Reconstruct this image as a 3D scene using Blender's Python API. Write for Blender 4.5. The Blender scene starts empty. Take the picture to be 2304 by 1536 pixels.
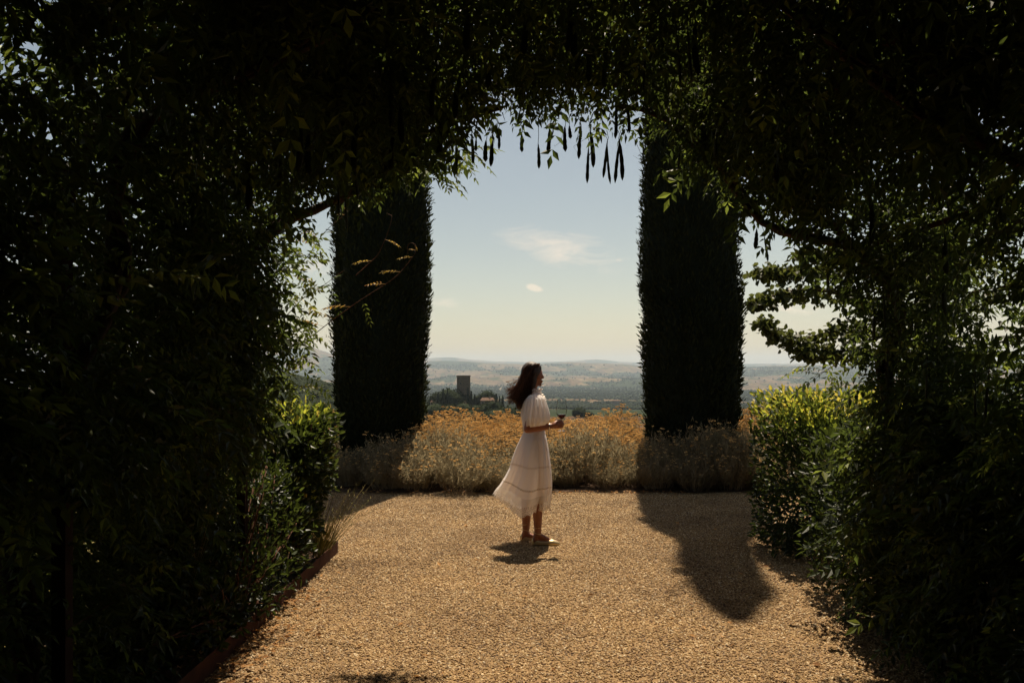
import bpy, math, random
import numpy as np
from mathutils import noise as mnoise, Vector

rng = np.random.default_rng(7)
random.seed(7)
R = math.radians
scene = bpy.context.scene
C = scene.collection

# ------------------------------------------------------------------ camera
EYE = 1.63            # eye height above the gravel
FPX = 1808.0          # focal length in pixels of the 2304 px wide photograph
HOR = 828.0           # image row of the eye-level horizon
cam_d = bpy.data.cameras.new('camera')
cam_d.sensor_width = 36.0
cam_d.lens = 36.0 * FPX / 2304.0
cam_d.shift_y = (HOR - 768.0) / 2304.0
cam_d.clip_start = 0.05
cam_d.clip_end = 80000.0
cam = bpy.data.objects.new('camera', cam_d)
cam.location = (0, 0, EYE)
cam.rotation_euler = (R(90), 0, 0)
C.objects.link(cam)
scene.camera = cam

# ------------------------------------------------------------------ sky, sun, exposure
SUN_EL, SUN_AZ = R(64), R(10)       # azimuth measured from +Y towards +X
world = bpy.data.worlds.new('World')
scene.world = world
world.use_nodes = True
wn, wl = world.node_tree.nodes, world.node_tree.links
wn.clear()
w_out = wn.new('ShaderNodeOutputWorld')
w_bg = wn.new('ShaderNodeBackground')
w_sky = wn.new('ShaderNodeTexSky')
w_sky.sky_type = 'NISHITA'
w_sky.sun_disc = False
w_sky.sun_elevation = SUN_EL
w_sky.sun_rotation = SUN_AZ
w_sky.altitude = 300
w_sky.air_density = 1.0
w_sky.dust_density = 1.2
w_sky.ozone_density = 1.0
w_tint = wn.new('ShaderNodeMix'); w_tint.data_type = 'RGBA'; w_tint.blend_type = 'MULTIPLY'
w_tint.inputs[0].default_value = 1.0
w_tint.inputs[7].default_value = (1.03, 0.862, 0.665, 1)      # warm white balance of the picture
wl.new(w_sky.outputs[0], w_tint.inputs[6])
# thin fair-weather cloud wisps, fixed on the sky dome
w_geo = wn.new('ShaderNodeTexCoord')
def vmath(op, a=None, b=None):
    n = wn.new('ShaderNodeVectorMath'); n.operation = op
    for k, s in enumerate((a, b)):
        if s is None: continue
        if isinstance(s, (tuple, list)): n.inputs[k].default_value = s
        else: wl.new(s, n.inputs[k])
    return n
def fmath(op, a=None, b=None, clamp=False):
    n = wn.new('ShaderNodeMath'); n.operation = op; n.use_clamp = clamp
    for k, s in enumerate((a, b)):
        if s is None: continue
        if isinstance(s, (int, float)): n.inputs[k].default_value = s
        else: wl.new(s, n.inputs[k])
    return n.outputs[0]
sep = wn.new('ShaderNodeSeparateXYZ')
wl.new(w_geo.outputs['Generated'], sep.inputs[0])
ax = fmath('DIVIDE', sep.outputs[0], fmath('MAXIMUM', sep.outputs[1], 0.05))
az = fmath('DIVIDE', sep.outputs[2], fmath('MAXIMUM', sep.outputs[1], 0.05))
comb = wn.new('ShaderNodeCombineXYZ'); wl.new(ax, comb.inputs[0]); wl.new(az, comb.inputs[1])
cn = wn.new('ShaderNodeTexNoise'); cn.inputs['Scale'].default_value = 19.0
cn.inputs['Detail'].default_value = 7.0; cn.inputs['Roughness'].default_value = 0.62
cn.inputs['Distortion'].default_value = 1.3
stretch = vmath('MULTIPLY', comb.outputs[0], (0.7, 2.2, 1.0))
wl.new(stretch.outputs[0], cn.inputs['Vector'])
front = fmath('GREATER_THAN', sep.outputs[1], 0.1)
total = None
for (px, py, sx, sy, slope, amt) in ((1262, 560, 190, 56, 0.16, 0.66), (1203, 648, 24, 11, 0.25, 1.0), (1392, 585, 14, 7, 0.1, 0.6),
                                (1000, 680, 50, 16, 0.1, 0.55), (700, 600, 110, 28, -0.1, 0.6), (1780, 690, 120, 22, 0.1, 0.6), (2150, 480, 190, 40, 0.1, 0.6)):
    cx, cy = (px - 1152) / FPX, (HOR - py) / FPX
    dx = fmath('SUBTRACT', ax, cx)
    dy = fmath('ADD', fmath('SUBTRACT', az, cy), fmath('MULTIPLY', dx, slope))
    qx = fmath('DIVIDE', dx, sx / FPX); qy = fmath('DIVIDE', dy, sy / FPX)
    d = fmath('ADD', fmath('MULTIPLY', qx, qx), fmath('MULTIPLY', qy, qy))
    m = fmath('MULTIPLY', fmath('SUBTRACT', 1.0, d, True), amt)
    total = m if total is None else fmath('MAXIMUM', total, m)
cov = fmath('MULTIPLY', fmath('SUBTRACT', fmath('ADD', cn.outputs[0], fmath('MULTIPLY', total, 0.42)), 0.60), 3.2, True)
cov = fmath('MULTIPLY', fmath('MULTIPLY', cov, fmath('MULTIPLY', total, 1.6, True)), front)
cov = fmath('MULTIPLY', cov, 0.42)
w_cl = wn.new('ShaderNodeMix'); w_cl.data_type = 'RGBA'
wl.new(cov, w_cl.inputs[0]); wl.new(w_tint.outputs[2], w_cl.inputs[6])
w_cl.inputs[7].default_value = (11.0, 8.6, 6.4, 1)
wl.new(w_cl.outputs[2], w_bg.inputs[0])
w_bg.inputs[1].default_value = 0.063
wl.new(w_bg.outputs[0], w_out.inputs[0])

sun_d = bpy.data.lights.new('sun', 'SUN')
sun_d.energy = 5.0
sun_d.angle = R(0.5)
sun_d.color = (1.0, 0.86, 0.66)
sun = bpy.data.objects.new('sun', sun_d)
sdir = Vector((math.sin(SUN_AZ) * math.cos(SUN_EL), math.cos(SUN_AZ) * math.cos(SUN_EL), math.sin(SUN_EL)))
sun.rotation_euler = sdir.to_track_quat('Z', 'Y').to_euler()
sun.location = (3, 20, 30)
C.objects.link(sun)

vs = scene.view_settings
vs.view_transform = 'Standard'
vs.look = 'None'
vs.exposure = 0.85
vs.gamma = 1.0
vs.use_curve_mapping = False
scene.render.engine = 'CYCLES'
cy = scene.cycles
cy.use_denoising = True
try:
    cy.denoiser = 'OPENIMAGEDENOISE'
    cy.denoising_input_passes = 'RGB_ALBEDO_NORMAL'
    cy.denoising_prefilter = 'ACCURATE'
except Exception:
    pass
cy.max_bounces = 8
cy.diffuse_bounces = 5
cy.glossy_bounces = 2
cy.transmission_bounces = 7
cy.transparent_max_bounces = 10
cy.volume_bounces = 1
cy.caustics_reflective = False
cy.caustics_refractive = False
cy.sample_clamp_indirect = 4.0
cy.use_adaptive_sampling = True
cy.adaptive_threshold = 0.02

def P(px, py, Y):
    """the point of the place at depth Y that the photograph shows at (px, py)"""
    return np.array([(px - 1152.0) / FPX * Y, Y, EYE - (py - HOR) / FPX * Y])

# ------------------------------------------------------------------ material helpers
def new_mat(name):
    m = bpy.data.materials.new(name)
    m.use_nodes = True
    nt = m.node_tree
    nt.nodes.clear()
    out = nt.nodes.new('ShaderNodeOutputMaterial')
    return m, nt.nodes, nt.links, out

def ramp(nodes, stops, interp='LINEAR'):
    r = nodes.new('ShaderNodeValToRGB')
    r.color_ramp.interpolation = interp
    el = r.color_ramp.elements
    while len(el) < len(stops): el.new(0.5)
    for e, (p, c) in zip(el, stops):
        e.position = p; e.color = (c[0], c[1], c[2], 1)
    return r

def leaf_mat(name, stops, trans, tfac=0.35, rough=0.45, spec=0.4, tmix=0.6):
    m, N, L, out = new_mat(name)
    a = N.new('ShaderNodeAttribute'); a.attribute_name = 'rnd'
    r = ramp(N, stops); L.new(a.outputs['Fac'], r.inputs[0])
    p = N.new('ShaderNodeBsdfPrincipled')
    p.inputs['Roughness'].default_value = rough
    p.inputs['Specular IOR Level'].default_value = spec
    L.new(r.outputs[0], p.inputs['Base Color'])
    t = N.new('ShaderNodeBsdfTranslucent')
    tm = N.new('ShaderNodeMix'); tm.data_type = 'RGBA'; tm.inputs[0].default_value = tmix
    sc = N.new('ShaderNodeMix'); sc.data_type = 'RGBA'; sc.blend_type = 'MULTIPLY'; sc.inputs[0].default_value = 1.0
    L.new(r.outputs[0], sc.inputs[6]); sc.inputs[7].default_value = (3.0, 3.0, 3.0, 1)
    L.new(sc.outputs[2], tm.inputs[6])
    tm.inputs[7].default_value = (*trans, 1)
    L.new(tm.outputs[2], t.inputs['Color'])
    mx = N.new('ShaderNodeMixShader'); mx.inputs[0].default_value = tfac
    L.new(p.outputs[0], mx.inputs[1]); L.new(t.outputs[0], mx.inputs[2])
    L.new(mx.outputs[0], out.inputs[0])
    return m

def noise_mat(name, c1, c2, scale=8.0, rough=0.8, bump=0.3, detail=6.0, c3=None, coord='Object', metallic=0.0, bscale=None, bdist=0.02):
    m, N, L, out = new_mat(name)
    tc = N.new('ShaderNodeTexCoord')
    n = N.new('ShaderNodeTexNoise'); n.inputs['Scale'].default_value = scale; n.inputs['Detail'].default_value = detail
    L.new(tc.outputs[coord], n.inputs['Vector'])
    st = [(0.3, c1), (0.7, c2)] if c3 is None else [(0.28, c1), (0.5, c2), (0.72, c3)]
    r = ramp(N, st); L.new(n.outputs[0], r.inputs[0])
    p = N.new('ShaderNodeBsdfPrincipled'); p.inputs['Roughness'].default_value = rough; p.inputs['Metallic'].default_value = metallic; p.inputs['Specular IOR Level'].default_value = .5 if rough < .7 else .15
    L.new(r.outputs[0], p.inputs['Base Color'])
    if bump:
        b = N.new('ShaderNodeBump'); b.inputs['Strength'].default_value = bump; b.inputs['Distance'].default_value = bdist
        n2 = N.new('ShaderNodeTexNoise'); n2.inputs['Scale'].default_value = bscale or scale * 4; n2.inputs['Detail'].default_value = 5
        L.new(tc.outputs[coord], n2.inputs['Vector'])
        L.new(n2.outputs[0], b.inputs['Height']); L.new(b.outputs[0], p.inputs['Normal'])
    L.new(p.outputs[0], out.inputs[0])
    return m

# ------------------------------------------------------------------ mesh helpers
def link(o, parent=None):
    C.objects.link(o)
    if parent is not None: o.parent = parent
    return o

def tag(o, label=None, cat=None, group=None, kind=None):
    if label: o['label'] = label
    if cat: o['category'] = cat
    if group: o['group'] = group
    if kind: o['kind'] = kind
    return o

def empty(name, loc):
    o = bpy.data.objects.new(name, None)
    o.empty_display_size = 0.2
    o.location = [float(v) for v in loc]
    return link(o)

def np_mesh(name, V, tris=None, quads=None, mat=None, rnd=None, smooth=False):
    V = np.asarray(V, dtype=np.float32).reshape(-1, 3)
    T = np.zeros((0, 3), np.int32) if tris is None else np.asarray(tris, np.int32).reshape(-1, 3)
    Q = np.zeros((0, 4), np.int32) if quads is None else np.asarray(quads, np.int32).reshape(-1, 4)
    me = bpy.data.meshes.new(name)
    me.vertices.add(len(V)); me.vertices.foreach_set('co', V.ravel())
    loops = np.concatenate([T.ravel(), Q.ravel()]).astype(np.int32)
    me.loops.add(len(loops)); me.loops.foreach_set('vertex_index', loops)
    n = len(T) + len(Q)
    starts = np.concatenate([np.arange(len(T)) * 3, len(T) * 3 + np.arange(len(Q)) * 4]).astype(np.int32)
    me.polygons.add(n); me.polygons.foreach_set('loop_start', starts)
    me.polygons.foreach_set('use_smooth', np.full(n, smooth))
    if rnd is not None:
        at = me.attributes.new('rnd', 'FLOAT', 'POINT'); at.data.foreach_set('value', np.asarray(rnd, np.float32))
    me.update(calc_edges=True)
    if mat is not None: me.materials.append(mat)
    return me

class MB:
    """collects vertices, triangles and quads of one mesh"""
    def __init__(s): s.V, s.T, s.Q, s.r, s.n = [], [], [], [], 0
    def add(s, V, T=None, Q=None, r=0.5):
        V = np.asarray(V, float).reshape(-1, 3)
        if T is not None and len(T): s.T.append(np.asarray(T, int) + s.n)
        if Q is not None and len(Q): s.Q.append(np.asarray(Q, int) + s.n)
        s.V.append(V); s.r.append(np.broadcast_to(np.asarray(r, float), (len(V),)).copy()); s.n += len(V)
        return s
    def mesh(s, name, mat, smooth=False, off=(0, 0, 0)):
        return np_mesh(name, np.concatenate(s.V) - np.asarray(off, float), np.concatenate(s.T) if s.T else None,
                       np.concatenate(s.Q) if s.Q else None, mat, np.concatenate(s.r), smooth)
    def build(s, name, mat, parent=None, smooth=False):
        off = np.array(parent.location) if parent is not None else np.zeros(3)
        if parent is not None and parent.parent is not None: off = off + np.array(parent.parent.location)
        return link(bpy.data.objects.new(name, s.mesh(name, mat, smooth, off)), parent)

def unit(a):
    a = np.asarray(a, float)
    return a / np.maximum(np.linalg.norm(a, axis=-1, keepdims=True), 1e-9)

def tube_arrays(path, rad, sides=6, cap=True, squash=None):
    path = np.asarray(path, float); n = len(path)
    rad = np.broadcast_to(np.asarray(rad, float), (n,))
    t = unit(np.gradient(path, axis=0))
    ref = np.array([0, 0, 1.0]) if abs(t[0][2]) < 0.9 else np.array([1.0, 0, 0])
    u = unit(np.cross(t, ref)); w = np.cross(t, u)
    a = np.linspace(0, 2 * np.pi, sides, endpoint=False)
    V = path[:, None, :] + rad[:, None, None] * (np.cos(a)[None, :, None] * u[:, None, :] + np.sin(a)[None, :, None] * w[:, None, :])
    V = V.reshape(-1, 3)
    i, j = np.meshgrid(np.arange(n - 1), np.arange(sides), indexing='ij'); j2 = (j + 1) % sides
    Q = np.stack([i * sides + j, i * sides + j2, (i + 1) * sides + j2, (i + 1) * sides + j], -1).reshape(-1, 4)
    T = []
    if cap:
        V = np.concatenate([V, path[:1], path[-1:]])
        b = n * sides
        for k in range(sides):
            T.append((b, (k + 1) % sides, k)); T.append((b + 1, (n - 1) * sides + k, (n - 1) * sides + (k + 1) % sides))
    return V, np.array(T, int).reshape(-1, 3), Q

def add_tube(mb, path, rad, sides=6, cap=True, r=0.5):
    V, T, Q = tube_arrays(path, rad, sides, cap); mb.add(V, T, Q, r)

def add_box(mb, c, s, rotz=0.0, r=0.5):
    c, s = np.asarray(c, float), np.asarray(s, float) / 2
    v = np.array([[x, y, z] for x in (-1, 1) for y in (-1, 1) for z in (-1, 1)], float) * s
    ca, sa = math.cos(rotz), math.sin(rotz)
    v = np.stack([v[:, 0] * ca - v[:, 1] * sa, v[:, 0] * sa + v[:, 1] * ca, v[:, 2]], -1) + c
    mb.add(v, None, [(0, 1, 3, 2), (4, 6, 7, 5), (0, 4, 5, 1), (2, 3, 7, 6), (0, 2, 6, 4), (1, 5, 7, 3)], r)

def loft_arrays(rings, closed=True, cap0=False, cap1=False):
    rings = np.asarray(rings, float); n, m = rings.shape[:2]
    V = rings.reshape(-1, 3)
    jm = m if closed else m - 1
    i, j = np.meshgrid(np.arange(n - 1), np.arange(jm), indexing='ij'); j2 = (j + 1) % m
    Q = np.stack([i * m + j, i * m + j2, (i + 1) * m + j2, (i + 1) * m + j], -1).reshape(-1, 4)
    T = []
    if cap0:
        V = np.concatenate([V, rings[0].mean(0)[None]]); k = len(V) - 1
        T += [(k, (a + 1) % m, a) for a in range(m)]
    if cap1:
        V = np.concatenate([V, rings[-1].mean(0)[None]]); k = len(V) - 1
        T += [(k, (n - 1) * m + a, (n - 1) * m + (a + 1) % m) for a in range(m)]
    return V, np.array(T, int).reshape(-1, 3), Q

def rand_unit(n):
    return unit(rng.normal(size=(n, 3)))

def add_leaves(mb, base, axis, nrm, L, W, rnd=None, fold=0.18, droop=0.0):
    """pointed leaves: two triangles folded along the midrib"""
    base, axis = np.asarray(base, float), unit(axis)
    n = len(base)
    if n == 0: return
    side = unit(np.cross(axis, nrm)); nn = np.cross(side, axis)
    L = np.broadcast_to(np.asarray(L, float), (n,))[:, None]; W = np.broadcast_to(np.asarray(W, float), (n,))[:, None]
    mid = base + axis * L * 0.42
    tip = base + axis * L - nn * L * droop
    V = np.stack([base, mid + side * W / 2 + nn * W * fold, tip, mid - side * W / 2 + nn * W * fold], 1).reshape(-1, 3)
    k = np.arange(n)[:, None] * 4
    T = np.concatenate([k + np.array([[0, 1, 2]]), k + np.array([[0, 2, 3]])])
    if rnd is None: rnd = rng.random(n)
    mb.add(V, T, None, np.repeat(np.broadcast_to(rnd, (n,)), 4))

def add_round_leaves(mb, base, axis, nrm, L, W, rnd=None, fold=0.15):
    """broader leaves: six corners, four triangles"""
    base, axis = np.asarray(base, float), unit(axis)
    n = len(base)
    if n == 0: return
    side = unit(np.cross(axis, nrm)); nn = np.cross(side, axis)
    L = np.broadcast_to(np.asarray(L, float), (n,))[:, None]; W = np.broadcast_to(np.asarray(W, float), (n,))[:, None]
    a1, a2 = base + axis * L * 0.28, base + axis * L * 0.68
    V = np.stack([base, a1 + side * W * .46 + nn * W * fold, a2 + side * W * .42 + nn * W * fold * .7, base + axis * L - nn * L * .08,
                  a2 - side * W * .42 + nn * W * fold * .7, a1 - side * W * .46 + nn * W * fold], 1).reshape(-1, 3)
    k = np.arange(n)[:, None] * 6
    T = np.concatenate([k + np.array([t]) for t in ((0, 1, 3), (1, 2, 3), (0, 3, 5), (3, 4, 5))])
    if rnd is None: rnd = rng.random(n)
    mb.add(V, T, None, np.repeat(np.broadcast_to(rnd, (n,)), 6))

def compound(mb, base, axis, nrm, length, pairs=5, LL=0.062, LW=0.025, rnd=None, stalk=None, droop=0.35):
    """pinnate leaves: pairs of leaflets along a drooping stalk plus one at the end"""
    base, axis = np.asarray(base, float), unit(axis); n = len(base)
    side = unit(np.cross(axis, nrm)); nn = np.cross(side, axis)
    length = np.broadcast_to(np.asarray(length, float), (n,))
    if rnd is None: rnd = rng.random(n)
    down = np.array([0, 0, -1.0])
    def at(t): return base + axis * (length * t)[:, None] + down * (length * droop * t * t)[:, None]
    sc = (length / 0.22)
    for k in range(pairs):
        t = 0.25 + 0.68 * k / max(pairs - 1, 1)
        p = at(t); tg = unit(axis + down * (2 * droop * t))
        for s in (-1, 1):
            d = unit(side * s + tg * 0.55 + down * 0.25 + rng.normal(size=(n, 3)) * 0.16)
            nl = unit(nn + rng.normal(size=(n, 3)) * 0.35)
            sz = sc * rng.uniform(0.75, 1.15, n) * (0.85 + 0.3 * math.sin(math.pi * (k + .5) / pairs))
            add_leaves(mb, p, d, nl, LL * sz, LW * sz, np.clip(rnd + rng.normal(size=n) * 0.06, 0, 1), droop=0.1)
    tg = unit(axis + down * (2 * droop))
    add_leaves(mb, at(1.0), tg, nn, LL * sc, LW * sc, rnd)

# value noise on arrays
def _h(ix, iy, seed):
    h = (ix.astype(np.int64) * 374761393 + iy.astype(np.int64) * 668265263 + seed * 974634777) & 0x7fffffff
    h = ((h ^ (h >> 13)) * 1274126177) & 0x7fffffff
    return ((h ^ (h >> 16)) & 0xffffff) / float(0xffffff)
def vnoise(x, y, seed=0):
    x, y = np.asarray(x, float), np.asarray(y, float)
    ix, iy = np.floor(x).astype(np.int64), np.floor(y).astype(np.int64)
    fx, fy = x - ix, y - iy
    fx, fy = fx * fx * (3 - 2 * fx), fy * fy * (3 - 2 * fy)
    a, b, c, d = _h(ix, iy, seed), _h(ix + 1, iy, seed), _h(ix, iy + 1, seed), _h(ix + 1, iy + 1, seed)
    return (a * (1 - fx) + b * fx) * (1 - fy) + (c * (1 - fx) + d * fx) * fy
def fbm(x, y, seed=0, octs=4):
    s, a, t = 0, 1.0, 0
    for o in range(octs):
        s = s + a * vnoise(x * 2 ** o, y * 2 ** o, seed + o * 17); t += a; a *= 0.5
    return s / t
def sstep(a, b, x):
    t = np.clip((np.asarray(x, float) - a) / (b - a), 0, 1); return t * t * (3 - 2 * t)
def noise3(pts, scale, seed=0.0):
    return np.array([mnoise.noise(Vector((p[0] * scale + seed, p[1] * scale - seed, p[2] * scale + seed * .37))) for p in pts])

# ------------------------------------------------------------------ terrain
SKY_PX = [-6000, 0, 400, 640, 700, 745, 860, 975, 1010, 1060, 1130, 1200, 1280, 1340, 1380, 1440, 1600, 1680, 1750, 1800, 1900, 2304, 8000]
SKY_PY = [800, 806, 800, 786, 783, 797, 806, 813, 812, 814, 819, 819, 815, 817, 819, 822, 827, 826, 822, 824, 823, 818, 800]
FAR_PX = [-6000, 900, 975, 1010, 1060, 1110, 1200, 1290, 1345, 1400, 1500, 1700, 8000]
FAR_PY = [812, 808, 805, 803, 809, 813, 815, 812, 808, 814, 818, 819, 812]
def height(x, y):
    x, y = np.asarray(x, float), np.asarray(y, float)
    r = np.hypot(x, y)
    px = 1152 + FPX * x / np.maximum(np.where(y > 0, y, 1e-3), 0.25 * r + 1e-3)
    base = np.interp(r, [0, 19, 30, 60, 150, 300, 500, 700, 1000, 1500, 2500, 4200, 5200, 6500, 8000, 9000],
                     [0, 0, -1.2, -7, -17, -24, -30, -40, -52, -74, -104, -112, -108, -86, -55, -30])
    rol = (fbm(x / 900, y / 900, 3, 5) - 0.5) * np.interp(r, [0, 300, 1500, 4500, 6000, 9000], [0, 2, 10, 34, 120, 150])
    rol += (fbm(x / 190, y / 190, 9, 3) - 0.5) * np.interp(r, [0, 60, 300, 2000], [0, 0, 5, 8])
    h = base + rol
    # left wooded hill, and the knoll the tower stands on
    h += 32 * np.exp(-(((x + 175) / 85) ** 2 + ((y - 520) / 120) ** 2))
    h += 7 * np.exp(-(((x + 22) / 45) ** 2 + ((y - 490) / 60) ** 2))
    crest = EYE + (HOR - np.interp(px, SKY_PX, SKY_PY)) / FPX * 10500 + (fbm(px / 60, px * 0, 4, 5) - .5) * 26
    k = np.exp(-((r - 10500) / 1500.0) ** 2)
    h = h * (1 - k) + crest * k
    far = EYE + (HOR - np.interp(px, FAR_PX, FAR_PY)) / FPX * 17000 + (fbm(px / 40, px * 0, 5, 3) - .5) * 18
    k2 = np.exp(-((r - 17000) / 1800.0) ** 2)
    h = np.where(r > 11500, np.minimum(h, crest - 10 - (r - 11500) * 0.02), h)
    h = h * (1 - k2) + far * k2
    h = np.where(r > 19000, np.minimum(h, 60 - (r - 19000) * .1), h)
    return h

def wood_mask(x, y):
    r = np.hypot(x, y)
    m = fbm(x / 620 + 3, y / 900, 21, 4)
    wood = np.maximum(sstep(0.535, 0.575, m), sstep(.56, .60, fbm(x / 420 + 9, y / 1300 + 2, 77, 4)) * sstep(5200, 6200, r)) * sstep(500, 900, r)
    band = sstep(2500, 2900, r) * (1 - sstep(5000, 5800, r)) * sstep(0.37, 0.43, fbm(x / 700, y / 1700, 31, 3)) * sstep(-1700, -700, x + (y - 3000) * .15)
    hillw = np.exp(-(((x + 175) / 120) ** 2 + ((y - 500) / 150) ** 2)) > 0.18
    return np.clip(np.maximum(np.maximum(wood, band), hillw * 1.0), 0, 1)

ang = np.concatenate([np.arange(-42, 42, 0.2), np.arange(42, 318, 3.0)])
rad = np.concatenate([[0.0], np.geomspace(8, 24000, 250)])
A, Rr = np.meshgrid(np.radians(ang), rad, indexing='ij')
TX, TY = np.sin(A) * Rr, np.cos(A) * Rr
TZ = height(TX, TY) - 0.05
na, nr = A.shape
ii, jj = np.meshgrid(np.arange(na), np.arange(nr - 1), indexing='ij'); i2 = (ii + 1) % na
TQ = np.stack([ii * nr + jj, i2 * nr + jj, i2 * nr + jj + 1, ii * nr + jj + 1], -1).reshape(-1, 4)
m, N, L, out = new_mat('countryside')
geo = N.new('ShaderNodeNewGeometry')
mp = N.new('ShaderNodeMapping'); mp.inputs['Scale'].default_value = (1 / 130., 1 / 330., 0); mp.inputs['Rotation'].default_value = (0, 0, 0.25)
L.new(geo.outputs['Position'], mp.inputs[0])
wob = N.new('ShaderNodeTexNoise'); wob.inputs['Scale'].default_value = 1.1; wob.inputs['Detail'].default_value = 3
L.new(mp.outputs[0], wob.inputs['Vector'])
wadd = N.new('ShaderNodeMix'); wadd.data_type = 'RGBA'; wadd.blend_type = 'ADD'; wadd.inputs[0].default_value = 0.55
L.new(mp.outputs[0], wadd.inputs[6]); L.new(wob.outputs['Color'], wadd.inputs[7])
vor = N.new('ShaderNodeTexVoronoi'); vor.inputs['Scale'].default_value = 1.0
L.new(wadd.outputs[2], vor.inputs['Vector'])
sepc = N.new('ShaderNodeSeparateColor'); L.new(vor.outputs['Color'], sepc.inputs[0])
fld = ramp(N, [(0, (.125, .082, .052)), (.16, (.15, .108, .068)), (.32, (.088, .058, .040)), (.44, (.135, .093, .056)), (.56, (.062, .060, .032)), (.68, (.18, .135, .086)), (.78, (.045, .050, .026)), (.90, (.105, .068, .045))], 'CONSTANT')
# broader holdings far out, so that the patchwork still reads on the distant slopes
mp2 = N.new('ShaderNodeMapping'); mp2.inputs['Scale'].default_value = (1 / 330., 1 / 700., 0); mp2.inputs['Rotation'].default_value = (0, 0, -0.2)
L.new(geo.outputs['Position'], mp2.inputs[0])
wob2 = N.new('ShaderNodeTexNoise'); wob2.inputs['Scale'].default_value = 1.3; wob2.inputs['Detail'].default_value = 4; L.new(mp2.outputs[0], wob2.inputs['Vector'])
wadd2 = N.new('ShaderNodeMix'); wadd2.data_type = 'RGBA'; wadd2.blend_type = 'ADD'; wadd2.inputs[0].default_value = 0.7
L.new(mp2.outputs[0], wadd2.inputs[6]); L.new(wob2.outputs['Color'], wadd2.inputs[7])
vor2 = N.new('ShaderNodeTexVoronoi'); L.new(wadd2.outputs[2], vor2.inputs['Vector'])
sepd = N.new('ShaderNodeSeparateColor'); L.new(vor2.outputs['Color'], sepd.inputs[0])
ln0 = N.new('ShaderNodeVectorMath'); ln0.operation = 'LENGTH'; L.new(geo.outputs['Position'], ln0.inputs[0])
fd = N.new('ShaderNodeMath'); fd.operation = 'GREATER_THAN'; fd.inputs[1].default_value = 5000; L.new(ln0.outputs['Value'], fd.inputs[0])
fsel = N.new('ShaderNodeMix'); L.new(fd.outputs[0], fsel.inputs[0]); L.new(sepc.outputs[0], fsel.inputs[2]); L.new(sepd.outputs[0], fsel.inputs[3])
L.new(fsel.outputs[0], fld.inputs[0])
det = N.new('ShaderNodeTexNoise'); det.inputs['Scale'].default_value = 0.012; det.inputs['Detail'].default_value = 8; det.inputs['Roughness'].default_value = .65
L.new(geo.outputs['Position'], det.inputs['Vector'])
dr = ramp(N, [(.35, (.72, .72, .72)), (.65, (1.15, 1.12, 1.05))]); L.new(det.outputs[0], dr.inputs[0])
fm = N.new('ShaderNodeMix'); fm.data_type = 'RGBA'; fm.blend_type = 'MULTIPLY'; fm.inputs[0].default_value = 1
L.new(fld.outputs[0], fm.inputs[6]); L.new(dr.outputs[0], fm.inputs[7])
ve = N.new('ShaderNodeTexVoronoi'); ve.feature = 'DISTANCE_TO_EDGE'; L.new(wadd.outputs[2], ve.inputs['Vector'])
sp = N.new('ShaderNodeTexNoise'); sp.inputs['Scale'].default_value = 0.02; sp.inputs['Detail'].default_value = 6
L.new(geo.outputs['Position'], sp.inputs['Vector'])
hm = N.new('ShaderNodeMath'); hm.operation = 'MULTIPLY_ADD'; hm.inputs[1].default_value = -0.28; hm.inputs[2].default_value = 0.18
L.new(sp.outputs[0], hm.inputs[0])
hl = N.new('ShaderNodeMath'); hl.operation = 'LESS_THAN'; L.new(ve.outputs['Distance'], hl.inputs[0]); L.new(hm.outputs[0], hl.inputs[1])
wat = N.new('ShaderNodeAttribute'); wat.attribute_name = 'rnd'
wsp = N.new('ShaderNodeTexNoise'); wsp.inputs['Scale'].default_value = 0.006; wsp.inputs['Detail'].default_value = 7; wsp.inputs['Roughness'].default_value = .7
L.new(geo.outputs['Position'], wsp.inputs['Vector'])
wa = N.new('ShaderNodeMath'); wa.operation = 'ADD'; L.new(wat.outputs['Fac'], wa.inputs[0]); L.new(wsp.outputs[0], wa.inputs[1])
wt = N.new('ShaderNodeMapRange'); wt.inputs[1].default_value = .93; wt.inputs[2].default_value = 1.03; L.new(wa.outputs[0], wt.inputs[0])
wmax = N.new('ShaderNodeMath'); wmax.operation = 'MAXIMUM'; L.new(wt.outputs[0], wmax.inputs[0]); L.new(hl.outputs[0], wmax.inputs[1])
gm = N.new('ShaderNodeMix'); gm.data_type = 'RGBA'; L.new(wmax.outputs[0], gm.inputs[0]); L.new(fm.outputs[2], gm.inputs[6])
gm.inputs[7].default_value = (.026, .034, .018, 1)
# rough grass close to the garden
ln = N.new('ShaderNodeVectorMath'); ln.operation = 'LENGTH'; L.new(geo.outputs['Position'], ln.inputs[0])
nm = N.new('ShaderNodeMapRange'); nm.inputs[1].default_value = 220; nm.inputs[2].default_value = 60; L.new(ln.outputs['Value'], nm.inputs[0])
gn = N.new('ShaderNodeTexNoise'); gn.inputs['Scale'].default_value = 1.4; gn.inputs['Detail'].default_value = 8; L.new(geo.outputs['Position'], gn.inputs['Vector'])
gr = ramp(N, [(.3, (.08, .09, .03)), (.55, (.17, .15, .06)), (.75, (.27, .21, .10))]); L.new(gn.outputs[0], gr.inputs[0])
gm2 = N.new('ShaderNodeMix'); gm2.data_type = 'RGBA'; L.new(nm.outputs[0], gm2.inputs[0]); L.new(gm.outputs[2], gm2.inputs[6]); L.new(gr.outputs[0], gm2.inputs[7])
pb = N.new('ShaderNodeBsdfPrincipled'); pb.inputs['Roughness'].default_value = 1.0; pb.inputs['Specular IOR Level'].default_value = 0.0
L.new(gm2.outputs[2], pb.inputs['Base Color']); L.new(pb.outputs[0], out.inputs[0])
M_LAND = m
tv = np.stack([TX, TY, TZ], -1).reshape(-1, 3)
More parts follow.
